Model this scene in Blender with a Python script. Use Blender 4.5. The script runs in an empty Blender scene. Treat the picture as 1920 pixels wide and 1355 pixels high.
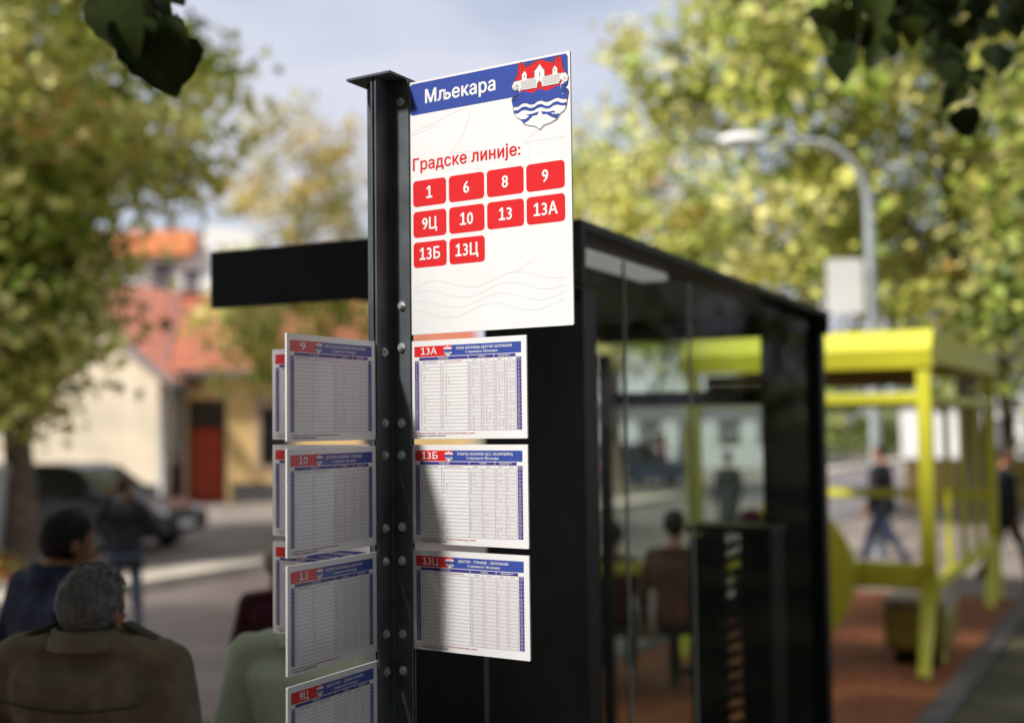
import bpy, bmesh, math, random
import numpy as np
from mathutils import Vector, Matrix, kdtree, noise
random.seed(7)
rad = math.radians
scene = bpy.context.scene
col = scene.collection

# ------------------------------------------------------------------ camera, sky, sun, exposure
CAM_H = 2.1
FPX, PITCH, ROLL = 2316.5, 0.0507, 0.0119
cam_d = bpy.data.cameras.new('camera')
cam = bpy.data.objects.new('camera', cam_d)
col.objects.link(cam)
scene.camera = cam
cam.matrix_world = Matrix.Translation((0, 0, CAM_H)) @ Matrix.Rotation(rad(90) + PITCH, 4, 'X') @ Matrix.Rotation(-ROLL, 4, 'Z')
cam_d.sensor_width = 36
cam_d.sensor_fit = 'HORIZONTAL'
cam_d.lens = FPX / 1920 * 36
cam_d.clip_start = 0.05
cam_d.clip_end = 2000
cam_d.dof.use_dof = True
cam_d.dof.focus_distance = 2.55
cam_d.dof.aperture_fstop = 1.38

TO_SUN = Vector((-0.545, -0.42, 0.725)).normalized()
world = bpy.data.worlds.new('World')
scene.world = world
world.use_nodes = True
wt = world.node_tree
wt.nodes.clear()
wo = wt.nodes.new('ShaderNodeOutputWorld')
bg = wt.nodes.new('ShaderNodeBackground')
sky = wt.nodes.new('ShaderNodeTexSky')
sky.sky_type = 'NISHITA'
sky.sun_disc = False
sky.sun_elevation = math.asin(TO_SUN.z)
sky.sun_rotation = math.atan2(TO_SUN.x, TO_SUN.y)
sky.air_density = 1.0
sky.dust_density = 1.0
tc = wt.nodes.new('ShaderNodeTexCoord')
mp = wt.nodes.new('ShaderNodeMapping')
mp.inputs['Scale'].default_value = (1.6, 1.6, 4.0)
mp.inputs['Location'].default_value = (0.35, 0.2, 0.1)
nz = wt.nodes.new('ShaderNodeTexNoise')
nz.inputs['Scale'].default_value = 1.5
nz.inputs['Detail'].default_value = 5
nz.inputs['Roughness'].default_value = 0.5
rp = wt.nodes.new('ShaderNodeValToRGB')
rp.color_ramp.elements[0].position = 0.36
rp.color_ramp.elements[0].color = (0.50, 0.50, 0.50, 1)
rp.color_ramp.elements[1].position = 0.52
rp.color_ramp.elements[1].color = (1, 1, 1, 1)
mx = wt.nodes.new('ShaderNodeMix')
mx.data_type = 'RGBA'
CLOUD = (5.3, 5.5, 6.35, 1)
mx.inputs['B'].default_value = CLOUD
L_ = wt.links.new
L_(tc.outputs['Generated'], mp.inputs['Vector'])
L_(mp.outputs['Vector'], nz.inputs['Vector'])
L_(nz.outputs['Fac'], rp.inputs['Fac'])
L_(rp.outputs['Color'], mx.inputs['Factor'])
L_(sky.outputs['Color'], mx.inputs['A'])
L_(mx.outputs['Result'], bg.inputs['Color'])
bg.inputs['Strength'].default_value = 0.11
L_(bg.outputs['Background'], wo.inputs['Surface'])

sun_d = bpy.data.lights.new('sun', 'SUN')
sun_d.energy = 5.0
sun_d.angle = rad(6)      # sun through thin haze, the shadow edges on the boards are soft
sun_d.color = (1.0, 0.955, 0.89)
sun = bpy.data.objects.new('sun', sun_d)
sun.rotation_euler = TO_SUN.to_track_quat('Z', 'Y').to_euler()
sun.location = TO_SUN * 60
col.objects.link(sun)

scene.view_settings.view_transform = 'Standard'
scene.view_settings.look = 'None'
scene.view_settings.gamma = 1
scene.view_settings.use_curve_mapping = False
scene.view_settings.exposure = 0.32
scene.render.engine = 'CYCLES'
scene.cycles.max_bounces = 8
scene.cycles.transparent_max_bounces = 16
scene.cycles.use_denoising = True

# ------------------------------------------------------------------ helpers
def at(px, py, D):
    """world point that a viewer at the camera sees at that pixel of the photo, D metres ahead"""
    cr, sr = math.cos(ROLL), math.sin(ROLL)
    X, Y = px - 960, py - 677.5
    a, b = (X * cr - Y * sr) / FPX, -(X * sr + Y * cr) / FPX
    c, s = math.cos(PITCH), math.sin(PITCH)
    r = Vector((a, c - b * s, s + b * c))
    return r * (D / r.y) + Vector((0, 0, CAM_H))

AZ = rad(28)
SU = Vector((math.sin(AZ), math.cos(AZ), 0))      # along the street
SV = Vector((-math.cos(AZ), math.sin(AZ), 0))     # across the street, to the left
def uv(u, v, z=0.0):
    return SU * u + SV * v + Vector((0, 0, z))

def tag(o, label=None, cat=None, group=None, kind=None):
    if label: o['label'] = label
    if cat: o['category'] = cat
    if group: o['group'] = group
    if kind: o['kind'] = kind
    return o

def empty(name, M=None, loc=None, rz=0.0):
    o = bpy.data.objects.new(name, None)
    col.objects.link(o)
    o.empty_display_size = 0.1
    if M is None:
        M = Matrix.Translation(Vector(loc or (0, 0, 0))) @ Matrix.Rotation(rz, 4, 'Z')
    o.matrix_world = M
    return o

def copy_tree(o, parent=None):
    c = o.copy()
    col.objects.link(c)
    if parent is not None:
        c.parent = parent
        c.matrix_parent_inverse = o.matrix_parent_inverse.copy()
    for ch in o.children:
        copy_tree(ch, c)
    return c

class MB:
    def __init__(s):
        s.v = []; s.f = []; s.m = []; s.sm = []
    def add(s, vs, fs, mat=0, smooth=False, M=None):
        n = len(s.v)
        if M is not None:
            vs = [M @ Vector(p) for p in vs]
        s.v.extend([tuple(p) for p in vs])
        for f in fs:
            s.f.append([i + n for i in f]); s.m.append(mat); s.sm.append(smooth)
        return s
    def box(s, a, b, mat=0, M=None, bev=0.0):
        x0, y0, z0 = [min(a[i], b[i]) for i in range(3)]
        x1, y1, z1 = [max(a[i], b[i]) for i in range(3)]
        if bev <= 0:
            vs = [(x0,y0,z0),(x1,y0,z0),(x1,y1,z0),(x0,y1,z0),(x0,y0,z1),(x1,y0,z1),(x1,y1,z1),(x0,y1,z1)]
            fs = [(0,3,2,1),(4,5,6,7),(0,1,5,4),(1,2,6,5),(2,3,7,6),(3,0,4,7)]
            return s.add(vs, fs, mat, False, M)
        bm = bmesh.new()
        bmesh.ops.create_cube(bm, size=1)
        for q in bm.verts:
            q.co = Vector(((x0+x1)/2 + q.co.x*(x1-x0), (y0+y1)/2 + q.co.y*(y1-y0), (z0+z1)/2 + q.co.z*(z1-z0)))
        bmesh.ops.bevel(bm, geom=bm.edges[:], offset=bev, segments=2, affect='EDGES', profile=0.5)
        bm.verts.index_update()
        s.add([q.co.copy() for q in bm.verts], [[q.index for q in f.verts] for f in bm.faces], mat, False, M)
        bm.free()
        return s
    def tube(s, pts, r, n=8, mat=0, M=None, cap=True, smooth=True):
        pts = [Vector(p) for p in pts]
        rr = r if isinstance(r, (list, tuple)) else [r] * len(pts)
        vs, fs = [], []
        up = Vector((0, 0, 1))
        for i, p in enumerate(pts):
            d = (pts[min(i+1, len(pts)-1)] - pts[max(i-1, 0)])
            if d.length < 1e-9: d = Vector((0, 0, 1))
            d.normalize()
            ref = up if abs(d.dot(up)) < 0.95 else Vector((1, 0, 0))
            a = d.cross(ref).normalized(); b = d.cross(a).normalized()
            for k in range(n):
                t = 2 * math.pi * k / n
                vs.append(p + (a * math.cos(t) + b * math.sin(t)) * rr[i])
        for i in range(len(pts) - 1):
            for k in range(n):
                k2 = (k + 1) % n
                fs.append((i*n+k, i*n+k2, (i+1)*n+k2, (i+1)*n+k))
        if cap:
            fs.append(tuple(range(n))[::-1] if False else tuple(range(n)))
            fs.append(tuple((len(pts)-1)*n + k for k in range(n))[::-1])
        return s.add(vs, fs, mat, smooth, M)
    def prism(s, poly, z0, z1, mat=0, M=None, smooth=False):
        n = len(poly)
        vs = [(p[0], p[1], z0) for p in poly] + [(p[0], p[1], z1) for p in poly]
        fs = [tuple(range(n))[::-1], tuple(range(n, 2*n))]
        for i in range(n):
            j = (i + 1) % n
            fs.append((i, j, n + j, n + i))
        return s.add(vs, fs, mat, smooth, M)
    def flat(s, poly, z, mat=0, M=None):
        """one face of any outline at height z, triangulated"""
        from mathutils.geometry import tessellate_polygon
        vs = [Vector((p[0], p[1], z)) for p in poly]
        tris = tessellate_polygon([vs])
        out = []
        for t in tris:
            a, b, c = [vs[i] for i in t]
            if (b - a).cross(c - a).z < 0: t = (t[0], t[2], t[1])
            out.append(tuple(t))
        return s.add(vs, out, mat, False, M)
    def rect(s, x0, y0, x1, y1, z, mat=0, M=None):
        return s.add([(x0,y0,z),(x1,y0,z),(x1,y1,z),(x0,y1,z)], [(0,1,2,3)], mat, False, M)
    def sphere(s, c, r, nu=16, nv=10, mat=0, M=None, sc=(1,1,1)):
        vs, fs = [], []
        for j in range(nv + 1):
            th = math.pi * j / nv
            for i in range(nu):
                ph = 2 * math.pi * i / nu
                vs.append((c[0]+r*sc[0]*math.sin(th)*math.cos(ph), c[1]+r*sc[1]*math.sin(th)*math.sin(ph), c[2]+r*sc[2]*math.cos(th)))
        for j in range(nv):
            for i in range(nu):
                i2 = (i + 1) % nu
                fs.append((j*nu+i, (j+1)*nu+i, (j+1)*nu+i2, j*nu+i2))
        return s.add(vs, fs, mat, True, M)
    def build(s, name, mats, parent=None):
        me = bpy.data.meshes.new(name)
        me.from_pydata(s.v, [], s.f)
        for m in (mats if isinstance(mats, (list, tuple)) else [mats]):
            me.materials.append(m)
        me.polygons.foreach_set('material_index', s.m)
        me.polygons.foreach_set('use_smooth', s.sm)
        me.validate()
        me.update()
        o = bpy.data.objects.new(name, me)
        col.objects.link(o)
        if parent is not None:
            o.parent = parent
        return o

def rrect(x0, y0, x1, y1, r, n=5):
    out = []
    for cx, cy, a0 in ((x1-r, y0+r, -90), (x1-r, y1-r, 0), (x0+r, y1-r, 90), (x0+r, y0+r, 180)):
        for k in range(n + 1):
            a = rad(a0 + 90 * k / n)
            out.append((cx + r*math.cos(a), cy + r*math.sin(a)))
    return out

# ------------------------------------------------------------------ materials
def mat(name, c, rough=0.6, metal=0.0, spec=0.5, var=0.0, vscale=6.0, c2=None, bump=0.0, bscale=40.0, trans=None, coat=0.0):
    m = bpy.data.materials.new(name)
    m.use_nodes = True
    nt = m.node_tree
    b = nt.nodes['Principled BSDF']
    b.inputs['Base Color'].default_value = (*c, 1)
    b.inputs['Roughness'].default_value = rough
    b.inputs['Metallic'].default_value = metal
    b.inputs['Specular IOR Level'].default_value = spec
    b.inputs['Coat Weight'].default_value = coat
    if var > 0 or c2:
        t = nt.nodes.new('ShaderNodeTexCoord')
        n = nt.nodes.new('ShaderNodeTexNoise')
        n.inputs['Scale'].default_value = vscale
        n.inputs['Detail'].default_value = 6
        n.inputs['Roughness'].default_value = 0.6
        r = nt.nodes.new('ShaderNodeValToRGB')
        r.color_ramp.elements[0].position = 0.35
        r.color_ramp.elements[1].position = 0.65
        lo = tuple(x * (1 - var) for x in c)
        hi = c2 if c2 else tuple(min(1, x * (1 + var)) for x in c)
        r.color_ramp.elements[0].color = (*lo, 1)
        r.color_ramp.elements[1].color = (*hi, 1)
        nt.links.new(t.outputs['Object'], n.inputs['Vector'])
        nt.links.new(n.outputs['Fac'], r.inputs['Fac'])
        nt.links.new(r.outputs['Color'], b.inputs['Base Color'])
    if bump > 0:
        t2 = nt.nodes.new('ShaderNodeTexCoord')
        n2 = nt.nodes.new('ShaderNodeTexNoise')
        n2.inputs['Scale'].default_value = bscale
        n2.inputs['Detail'].default_value = 5
        bp = nt.nodes.new('ShaderNodeBump')
        bp.inputs['Strength'].default_value = bump
        bp.inputs['Distance'].default_value = 0.02
        nt.links.new(t2.outputs['Object'], n2.inputs['Vector'])
        nt.links.new(n2.outputs['Fac'], bp.inputs['Height'])
        nt.links.new(bp.outputs['Normal'], b.inputs['Normal'])
    return m

def leaf_mat(name, transl=0.25):
    m = bpy.data.materials.new(name)
    m.use_nodes = True
    nt = m.node_tree
    nt.nodes.clear()
    o = nt.nodes.new('ShaderNodeOutputMaterial')
    at_ = nt.nodes.new('ShaderNodeAttribute'); at_.attribute_name = 'Col'
    d = nt.nodes.new('ShaderNodeBsdfPrincipled')
    d.inputs['Roughness'].default_value = 0.5
    d.inputs['Specular IOR Level'].default_value = 0.35
    t = nt.nodes.new('ShaderNodeBsdfTranslucent')
    mxs = nt.nodes.new('ShaderNodeMixShader'); mxs.inputs['Fac'].default_value = transl
    nt.links.new(at_.outputs['Color'], d.inputs['Base Color'])
    nt.links.new(at_.outputs['Color'], t.inputs['Color'])
    nt.links.new(d.outputs[0], mxs.inputs[1]); nt.links.new(t.outputs[0], mxs.inputs[2])
    nt.links.new(mxs.outputs[0], o.inputs['Surface'])
    return m

def glass_mat(name, tint, refl=1.0):
    m = bpy.data.materials.new(name)
    m.use_nodes = True
    nt = m.node_tree
    nt.nodes.clear()
    o = nt.nodes.new('ShaderNodeOutputMaterial')
    tr = nt.nodes.new('ShaderNodeBsdfTransparent'); tr.inputs['Color'].default_value = (*tint, 1)
    gl = nt.nodes.new('ShaderNodeBsdfGlossy'); gl.inputs['Roughness'].default_value = 0.03
    fr = nt.nodes.new('ShaderNodeFresnel'); fr.inputs['IOR'].default_value = 1.5
    mu = nt.nodes.new('ShaderNodeMath'); mu.operation = 'MULTIPLY'; mu.inputs[1].default_value = refl
    ms = nt.nodes.new('ShaderNodeMixShader')
    ge = nt.nodes.new('ShaderNodeNewGeometry'); inv = nt.nodes.new('ShaderNodeMath'); inv.operation = 'SUBTRACT'; inv.inputs[0].default_value = 1.0
    m2 = nt.nodes.new('ShaderNodeMath'); m2.operation = 'MULTIPLY'
    nt.links.new(ge.outputs['Backfacing'], inv.inputs[1])      # only the outer face of the pane reflects
    nt.links.new(fr.outputs[0], mu.inputs[0]); nt.links.new(mu.outputs[0], m2.inputs[0]); nt.links.new(inv.outputs[0], m2.inputs[1]); nt.links.new(m2.outputs[0], ms.inputs['Fac'])
    nt.links.new(tr.outputs[0], ms.inputs[1]); nt.links.new(gl.outputs[0], ms.inputs[2])
    nt.links.new(ms.outputs[0], o.inputs['Surface'])
    return m

def brick_mat(name, c1, c2, mortar, scale, bw=0.5, rh=0.25, rot=0.0):
    m = bpy.data.materials.new(name)
    m.use_nodes = True
    nt = m.node_tree
    b = nt.nodes['Principled BSDF']
    b.inputs['Roughness'].default_value = 0.8
    t = nt.nodes.new('ShaderNodeTexCoord')
    mp_ = nt.nodes.new('ShaderNodeMapping'); mp_.inputs['Rotation'].default_value = (0, 0, rot)
    br = nt.nodes.new('ShaderNodeTexBrick')
    br.inputs['Color1'].default_value = (*c1, 1); br.inputs['Color2'].default_value = (*c2, 1)
    br.inputs['Mortar'].default_value = (*mortar, 1)
    br.inputs['Scale'].default_value = scale
    br.inputs['Mortar Size'].default_value = 0.02
    br.inputs['Brick Width'].default_value = bw; br.inputs['Row Height'].default_value = rh
    n = nt.nodes.new('ShaderNodeTexNoise'); n.inputs['Scale'].default_value = 1.3; n.inputs['Detail'].default_value = 6
    mm = nt.nodes.new('ShaderNodeMix'); mm.data_type = 'RGBA'; mm.blend_type = 'MULTIPLY'; mm.inputs['Factor'].default_value = 0.7
    rr = nt.nodes.new('ShaderNodeValToRGB')
    rr.color_ramp.elements[0].position = 0.3; rr.color_ramp.elements[0].color = (0.55, 0.55, 0.55, 1)
    rr.color_ramp.elements[1].position = 0.7; rr.color_ramp.elements[1].color = (1.1, 1.1, 1.1, 1)
    nt.links.new(t.outputs['Object'], mp_.inputs['Vector']); nt.links.new(mp_.outputs['Vector'], br.inputs['Vector'])
    nt.links.new(t.outputs['Object'], n.inputs['Vector']); nt.links.new(n.outputs['Fac'], rr.inputs['Fac'])
    nt.links.new(br.outputs['Color'], mm.inputs['A']); nt.links.new(rr.outputs['Color'], mm.inputs['B'])
    nt.links.new(mm.outputs['Result'], b.inputs['Base Color'])
    bp = nt.nodes.new('ShaderNodeBump'); bp.inputs['Strength'].default_value = 0.4; bp.inputs['Distance'].default_value = 0.01
    nt.links.new(br.outputs['Fac'], bp.inputs['Height']); bp.invert = True
    nt.links.new(bp.outputs['Normal'], b.inputs['Normal'])
    return m

M_POST = mat('anthracite_powder_coat', (0.078, 0.090, 0.100), 0.42, 0.0, 0.5, var=0.28, vscale=9, bump=0.06, bscale=300)
M_ZINC = mat('zinc_bolt', (0.78, 0.78, 0.79), 0.30, 0.75, var=0.15, vscale=60)
M_BOARD = mat('white_sign_board', (0.76, 0.755, 0.77), 0.24, 0.0, 0.5, var=0.035, vscale=5, bump=0.05, bscale=6)
M_BACK = mat('sign_edge', (0.5, 0.5, 0.52), 0.5)
M_BLUE = mat('print_blue', (0.040, 0.075, 0.34), 0.3)
M_RED = mat('print_red', (0.66, 0.018, 0.022), 0.3)
M_WPRINT = mat('print_white', (0.80, 0.79, 0.79), 0.3)
M_FAINT = mat('print_faint_grey', (0.67, 0.67, 0.69), 0.3)
M_BLACKP = mat('print_black', (0.015, 0.015, 0.02), 0.35)
M_NAVYP = mat('print_navy', (0.050, 0.040, 0.24), 0.35)
M_LINE = mat('print_line', (0.11, 0.10, 0.12), 0.35)
M_SHADE = mat('print_lilac_tint', (0.68, 0.66, 0.69), 0.3)
M_INK = mat('print_small_ink', (0.10, 0.09, 0.14), 0.35)
M_REDINK = mat('print_small_red', (0.45, 0.06, 0.07), 0.35)
M_BLACK = mat('black_powder_coat', (0.006, 0.007, 0.007), 0.48, 0.0, 0.22, var=0.2, vscale=12)
M_BLACKIN = mat('black_ceiling', (0.010, 0.010, 0.009), 0.6, var=0.2)
M_STEEL = mat('brushed_steel', (0.45, 0.45, 0.46), 0.4, 0.9, var=0.1, vscale=30)
M_GLASS = glass_mat('tinted_glass', (0.80, 0.84, 0.81), .2)
M_GLASSC = glass_mat('clear_glass', (0.92, 0.95, 0.93), .5)
M_SEAL = mat('pale_seal', (0.42,0.46,0.44), .5, var=.1)
M_LED = mat('led_diffuser', (0.62, 0.60, 0.58), 0.4)
M_LED.node_tree.nodes['Principled BSDF'].inputs['Emission Color'].default_value = (1, .97, .93, 1)
M_LED.node_tree.nodes['Principled BSDF'].inputs['Emission Strength'].default_value = 0.22
M_WOOD = mat('bench_wood', (0.12, 0.06, 0.03), 0.5, var=0.3, vscale=20)
M_YEL = mat('yellow_paint', (0.62, 0.595, 0.038), 0.4, 0.0, 0.5, var=0.06, vscale=3)
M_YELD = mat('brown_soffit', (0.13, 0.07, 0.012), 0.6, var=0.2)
M_CONC = mat('pale_concrete', (0.48, 0.42, 0.35), 0.85, var=0.2, vscale=2.0, bump=0.2, bscale=30)
M_KERB = mat('kerb_stone', (0.10, 0.09, 0.08), 0.8, var=0.3, vscale=3, bump=0.2, bscale=25)
M_ASPH = mat('asphalt', (0.150, 0.120, 0.105), 0.42, var=0.35, vscale=0.7, bump=0.25, bscale=60)
M_PAVE = mat('old_pavement', (0.20, 0.165, 0.14), 0.85, var=0.35, vscale=0.6, bump=0.2, bscale=30)
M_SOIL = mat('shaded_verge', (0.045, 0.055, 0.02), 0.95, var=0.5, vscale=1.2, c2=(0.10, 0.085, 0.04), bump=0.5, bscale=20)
M_GROUND = mat('ground_earth', (0.07, 0.075, 0.035), 0.95, var=0.4, vscale=0.3)
M_PAVER = brick_mat('orange_pavers', (0.34, 0.095, 0.018), (0.25, 0.065, 0.012), (0.10, 0.05, 0.025), 2.5, 0.5, 0.25, -AZ)
M_BARK = mat('bark', (0.14, 0.10, 0.075), 0.9, var=0.45, vscale=7, bump=0.8, bscale=18)
M_BARKD = mat('dark_bark', (0.055, 0.04, 0.03), 0.9, var=0.45, vscale=7, bump=0.8, bscale=18)
M_LEAF = leaf_mat('leaves')
M_LEAFD = leaf_mat('near_leaves', 0.18)
M_OCHRE = mat('ochre_render', (0.72, 0.50, 0.22), 0.9, var=0.12, vscale=0.8, bump=0.1, bscale=40)
M_CREAM = mat('cream_render', (0.62, 0.53, 0.40), 0.9, var=0.16, vscale=0.7, bump=0.1, bscale=40)
M_PLINTH = mat('grey_plinth', (0.10, 0.09, 0.09), 0.9, var=0.2, vscale=2)
M_TILE = brick_mat('red_roof_tiles', (0.70, 0.27, 0.17), (0.62, 0.22, 0.13), (0.34, 0.11, 0.07), 4.0, 0.5, 0.5)
M_DOOR = mat('red_door', (0.36, 0.035, 0.008), 0.45, var=0.15, vscale=6)
M_DARKW = mat('dark_wood', (0.03, 0.017, 0.010), 0.5, var=0.3, vscale=10)
M_PINKST = mat('pinkish_stone', (0.42, 0.30, 0.22), 0.85, var=0.1)
M_PANE = mat('window_pane', (0.02, 0.025, 0.03), 0.08, 0.0, 0.6)
M_GUTTER = mat('grey_gutter', (0.22, 0.23, 0.25), 0.5, 0.3, var=0.15)
M_WHITEW = mat('white_render', (0.74, 0.73, 0.71), 0.85, var=0.08, vscale=0.5)
M_PALEW = mat('pale_grey_render', (0.55, 0.57, 0.58), 0.85, var=0.1, vscale=0.5)
M_ORANGEW = mat('orange_render', (0.72, 0.26, 0.10), 0.85, var=0.12, vscale=0.6)
M_GALV = mat('galvanised_steel', (0.55, 0.60, 0.62), 0.4, 0.6, var=0.12, vscale=8)
M_LAMPW = mat('lamp_housing', (0.85, 0.86, 0.87), 0.3, 0.0, 0.5, var=0.04)
M_CARP = mat('dark_blue_car_paint', (0.014, 0.020, 0.032), 0.25, 0.2, 0.5, coat=0.3, var=0.1)
M_CARB = mat('steel_blue_car_paint', (0.10, 0.15, 0.24), 0.25, 0.2, 0.5, coat=1.0, var=0.1)
M_CARG = mat('grey_car_paint', (0.045, 0.05, 0.042), 0.3, 0.2, 0.5, coat=0.3, var=0.1)
M_TYRE = mat('tyre_rubber', (0.015, 0.015, 0.015), 0.85, var=0.2)
M_RIM = mat('alloy_rim', (0.35, 0.35, 0.36), 0.35, 0.8)
M_HLAMP = mat('headlamp_glass', (0.70, 0.72, 0.74), 0.1, 0.0, 0.8)
M_SKIN = mat('skin', (0.42, 0.22, 0.14), 0.55, var=0.1, vscale=20)
M_SKIN2 = mat('tanned_skin', (0.36, 0.15, 0.075), 0.55, var=0.12, vscale=20)
M_EYE = mat('eye', (0.6, 0.58, 0.55), 0.2)
M_SHOE = mat('shoe', (0.02, 0.017, 0.015), 0.5, var=0.2)

# ------------------------------------------------------------------ text
_tc = {}
def font_mesh(t):
    cu = bpy.data.curves.new('lettering_curve', 'FONT')
    cu.body = t
    cu.size = 1.0
    cu.resolution_u = 3
    cu.fill_mode = 'FRONT'
    o = bpy.data.objects.new('lettering_curve', cu)
    col.objects.link(o)
    dg = bpy.context.evaluated_depsgraph_get()
    me = bpy.data.meshes.new_from_object(o.evaluated_get(dg))
    vs = [(q.co.x, q.co.y) for q in me.vertices]
    fs = []
    for p in me.polygons:
        idx = list(p.vertices)
        if p.normal.z < 0: idx.reverse()
        fs.append(idx)
    bpy.data.objects.remove(o)
    bpy.data.meshes.remove(me)
    bpy.data.curves.remove(cu)
    return vs, fs
_gl = {}
def glyph(c):
    """outline mesh of one character and how far it advances"""
    if c not in _gl:
        w = lambda t: max(q[0] for q in font_mesh(t)[0])
        if c == '1':       # a figure one standing on a foot, as printed
            vs = [(.07,0),(.53,0),(.53,.085),(.07,.085), (.255,.085),(.365,.085),(.365,.727),(.275,.727), (.09,.60),(.115,.515),(.255,.60),(.275,.727)]
            _gl[c] = (vs, [(0,1,2,3),(4,5,6,7),(8,9,10,11)], .58)
        elif c in 'нН':
            a, b, h, m0, m1, s_ = (.08, .51, .54, .235, .32, .085) if c == 'н' else (.09, .655, .727, .325, .415, .10)
            vs = [(a,0),(a+s_,0),(a+s_,h),(a,h), (b-s_,0),(b,0),(b,h),(b-s_,h), (a+s_,m0),(b-s_,m0),(b-s_,m1),(a+s_,m1)]
            _gl[c] = (vs, [(0,1,2,3),(4,5,6,7),(8,9,10,11)], b+.08)
        else:
            adv = w('H' + c + 'H') - w('HH')
            vs, fs = font_mesh(c) if c != ' ' else ([], [])
            _gl[c] = (vs, fs, adv)
    return _gl[c]
def text2d(s, bold=0.0):
    key = (s, bold)
    if key in _tc: return _tc[key]
    vs, fs, x = [], [], 0.0
    for c in s:
        v, f, a = glyph(c)
        n = len(vs)
        vs += [(q[0]+x, q[1]) for q in v]; fs += [[i+n for i in g_] for g_ in f]
        x += a + bold*.9
    _tc[key] = (vs, fs)
    return _tc[key]

def put_text(mb, s, x0, x1, base, cap, z, mt=0, bold=0.02, centre=False, M=None):
    """fit text between x0..x1, baseline at base, capital height cap (Inter capitals are 0.727 em)"""
    vs, fs = text2d(s, bold)
    if not vs: return
    xa = min(q[0] for q in vs); xb = max(q[0] for q in vs)
    sy = cap / 0.727
    if centre:
        w = (xb - xa) * sy * 0.92
        c = (x0 + x1) / 2
        x0, x1 = c - w/2, c + w/2
    sx = (x1 - x0) / (xb - xa)
    offs = [(0, 0)] if bold <= 0.005 else [(-bold, 0), (bold, 0), (0, bold*.6), (0, -bold*.6), (0, 0)]
    if cap < 0.01 and bold > 0.005: offs = [(-bold, 0), (bold, 0)]
    for k, (ox, oy) in enumerate(offs):        # heavier strokes: the outline laid down again, a hair higher each time
        mb.add([(x0 + (q[0]-xa+ox)*sx, base + (q[1]+oy)*sy, z + k*.00004) for q in vs], fs, mt, False, M)

# ------------------------------------------------------------------ setting: ground, road, pavements
def strip(name, u0, u1, v0, v1, z, m, thick=0.0, nu=1):
    mb = MB()
    for i in range(nu):
        a = u0 + (u1-u0)*i/nu; b = u0 + (u1-u0)*(i+1)/nu
        p = [uv(a, v0, z), uv(b, v0, z), uv(b, v1, z), uv(a, v1, z)]
        if thick:
            q = [x - Vector((0, 0, thick)) for x in p]
            mb.add(q + p, [(4,5,6,7)[::1], (0,1,5,4), (1,2,6,5), (2,3,7,6), (3,0,4,7)])
        else:
            mb.add(p, [(0,1,2,3)])
    return tag(mb.build(name, m), kind='structure')

g = MB(); g.add([(-400,-200,-0.16),(500,-200,-0.16),(500,700,-0.16),(-400,700,-0.16)], [(0,1,2,3)])
tag(g.build('ground', M_GROUND), kind='structure')
strip('road', -40, 160, 6.2, 12.5, -0.12, M_ASPH)
strip('pavement', -40, 160, 4.503, 6.05, -0.004, M_PAVE, 0.14)
strip('road_kerb', -40, 160, 6.053, 6.2, 0.006, M_KERB, 0.16)
strip('platform_pavement', -20, 15.6, 1.62, 4.36, 0.0, M_PAVER, 0.15)
strip('side_pavement', 15.61, 60, 1.62, 4.36, -0.004, M_PAVE, 0.15)
strip('platform_kerb', -20, 60, 4.363, 4.5, 0.01, M_KERB, 0.16)
strip('verge_kerb', -20, 60, 1.44, 1.617, 0.03, M_KERB, 0.18)
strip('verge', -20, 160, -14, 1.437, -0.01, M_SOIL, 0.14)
strip('far_kerb', -40, 160, 12.5, 13.35, 0.02, M_CONC, 0.16)
strip('far_pavement', -40, 160, 13.353, 24.3, 0.0, M_PAVE, 0.14)
strip('far_platform', 60.01, 160, 1.44, 4.5, -0.004, M_PAVE, 0.14)

# ------------------------------------------------------------------ trees
def leaf_mesh(name, C, N, size, colr, m, parent, rng, kind=None):
    """C centres (n,3), N normals (n,3), size (n), colr (n,3): every leaf a small folded blade"""
    n = len(C)
    N = N / np.maximum(1e-6, np.linalg.norm(N, axis=1))[:, None]
    r = rng.normal(size=(n, 3))
    T = np.cross(N, r); T /= np.maximum(1e-6, np.linalg.norm(T, axis=1))[:, None]
    B = np.cross(N, T)
    s = size[:, None]
    V = np.empty((n, 4, 3))
    V[:, 0] = C - T*s*0.5
    V[:, 1] = C + B*s*0.40 + N*s*0.10 - T*s*0.05
    V[:, 2] = C + T*s*0.55 - N*s*0.08
    V[:, 3] = C - B*s*0.40 + N*s*0.10 - T*s*0.05
    me = bpy.data.meshes.new(name)
    me.vertices.add(n*4)
    me.vertices.foreach_set('co', V.reshape(-1))
    base = np.arange(n)[:, None]*4
    F = np.concatenate([base + np.array([0, 1, 2]), base + np.array([0, 2, 3])], axis=1).reshape(-1)
    me.loops.add(n*6)
    me.loops.foreach_set('vertex_index', F.astype(np.int32))
    me.polygons.add(n*2)
    me.polygons.foreach_set('loop_start', (np.arange(n*2)*3).astype(np.int32))
    me.update()
    at_ = me.color_attributes.new('Col', 'FLOAT_COLOR', 'POINT')
    cc = np.ones((n, 4, 4)); cc[:, :, :3] = colr[:, None, :]
    at_.data.foreach_set('color', cc.reshape(-1))
    me.materials.append(m)
    me.validate()
    o = bpy.data.objects.new(name, me)
    col.objects.link(o)
    if parent is not None: o.parent = parent
    if kind: o['kind'] = kind
    return o

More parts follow.
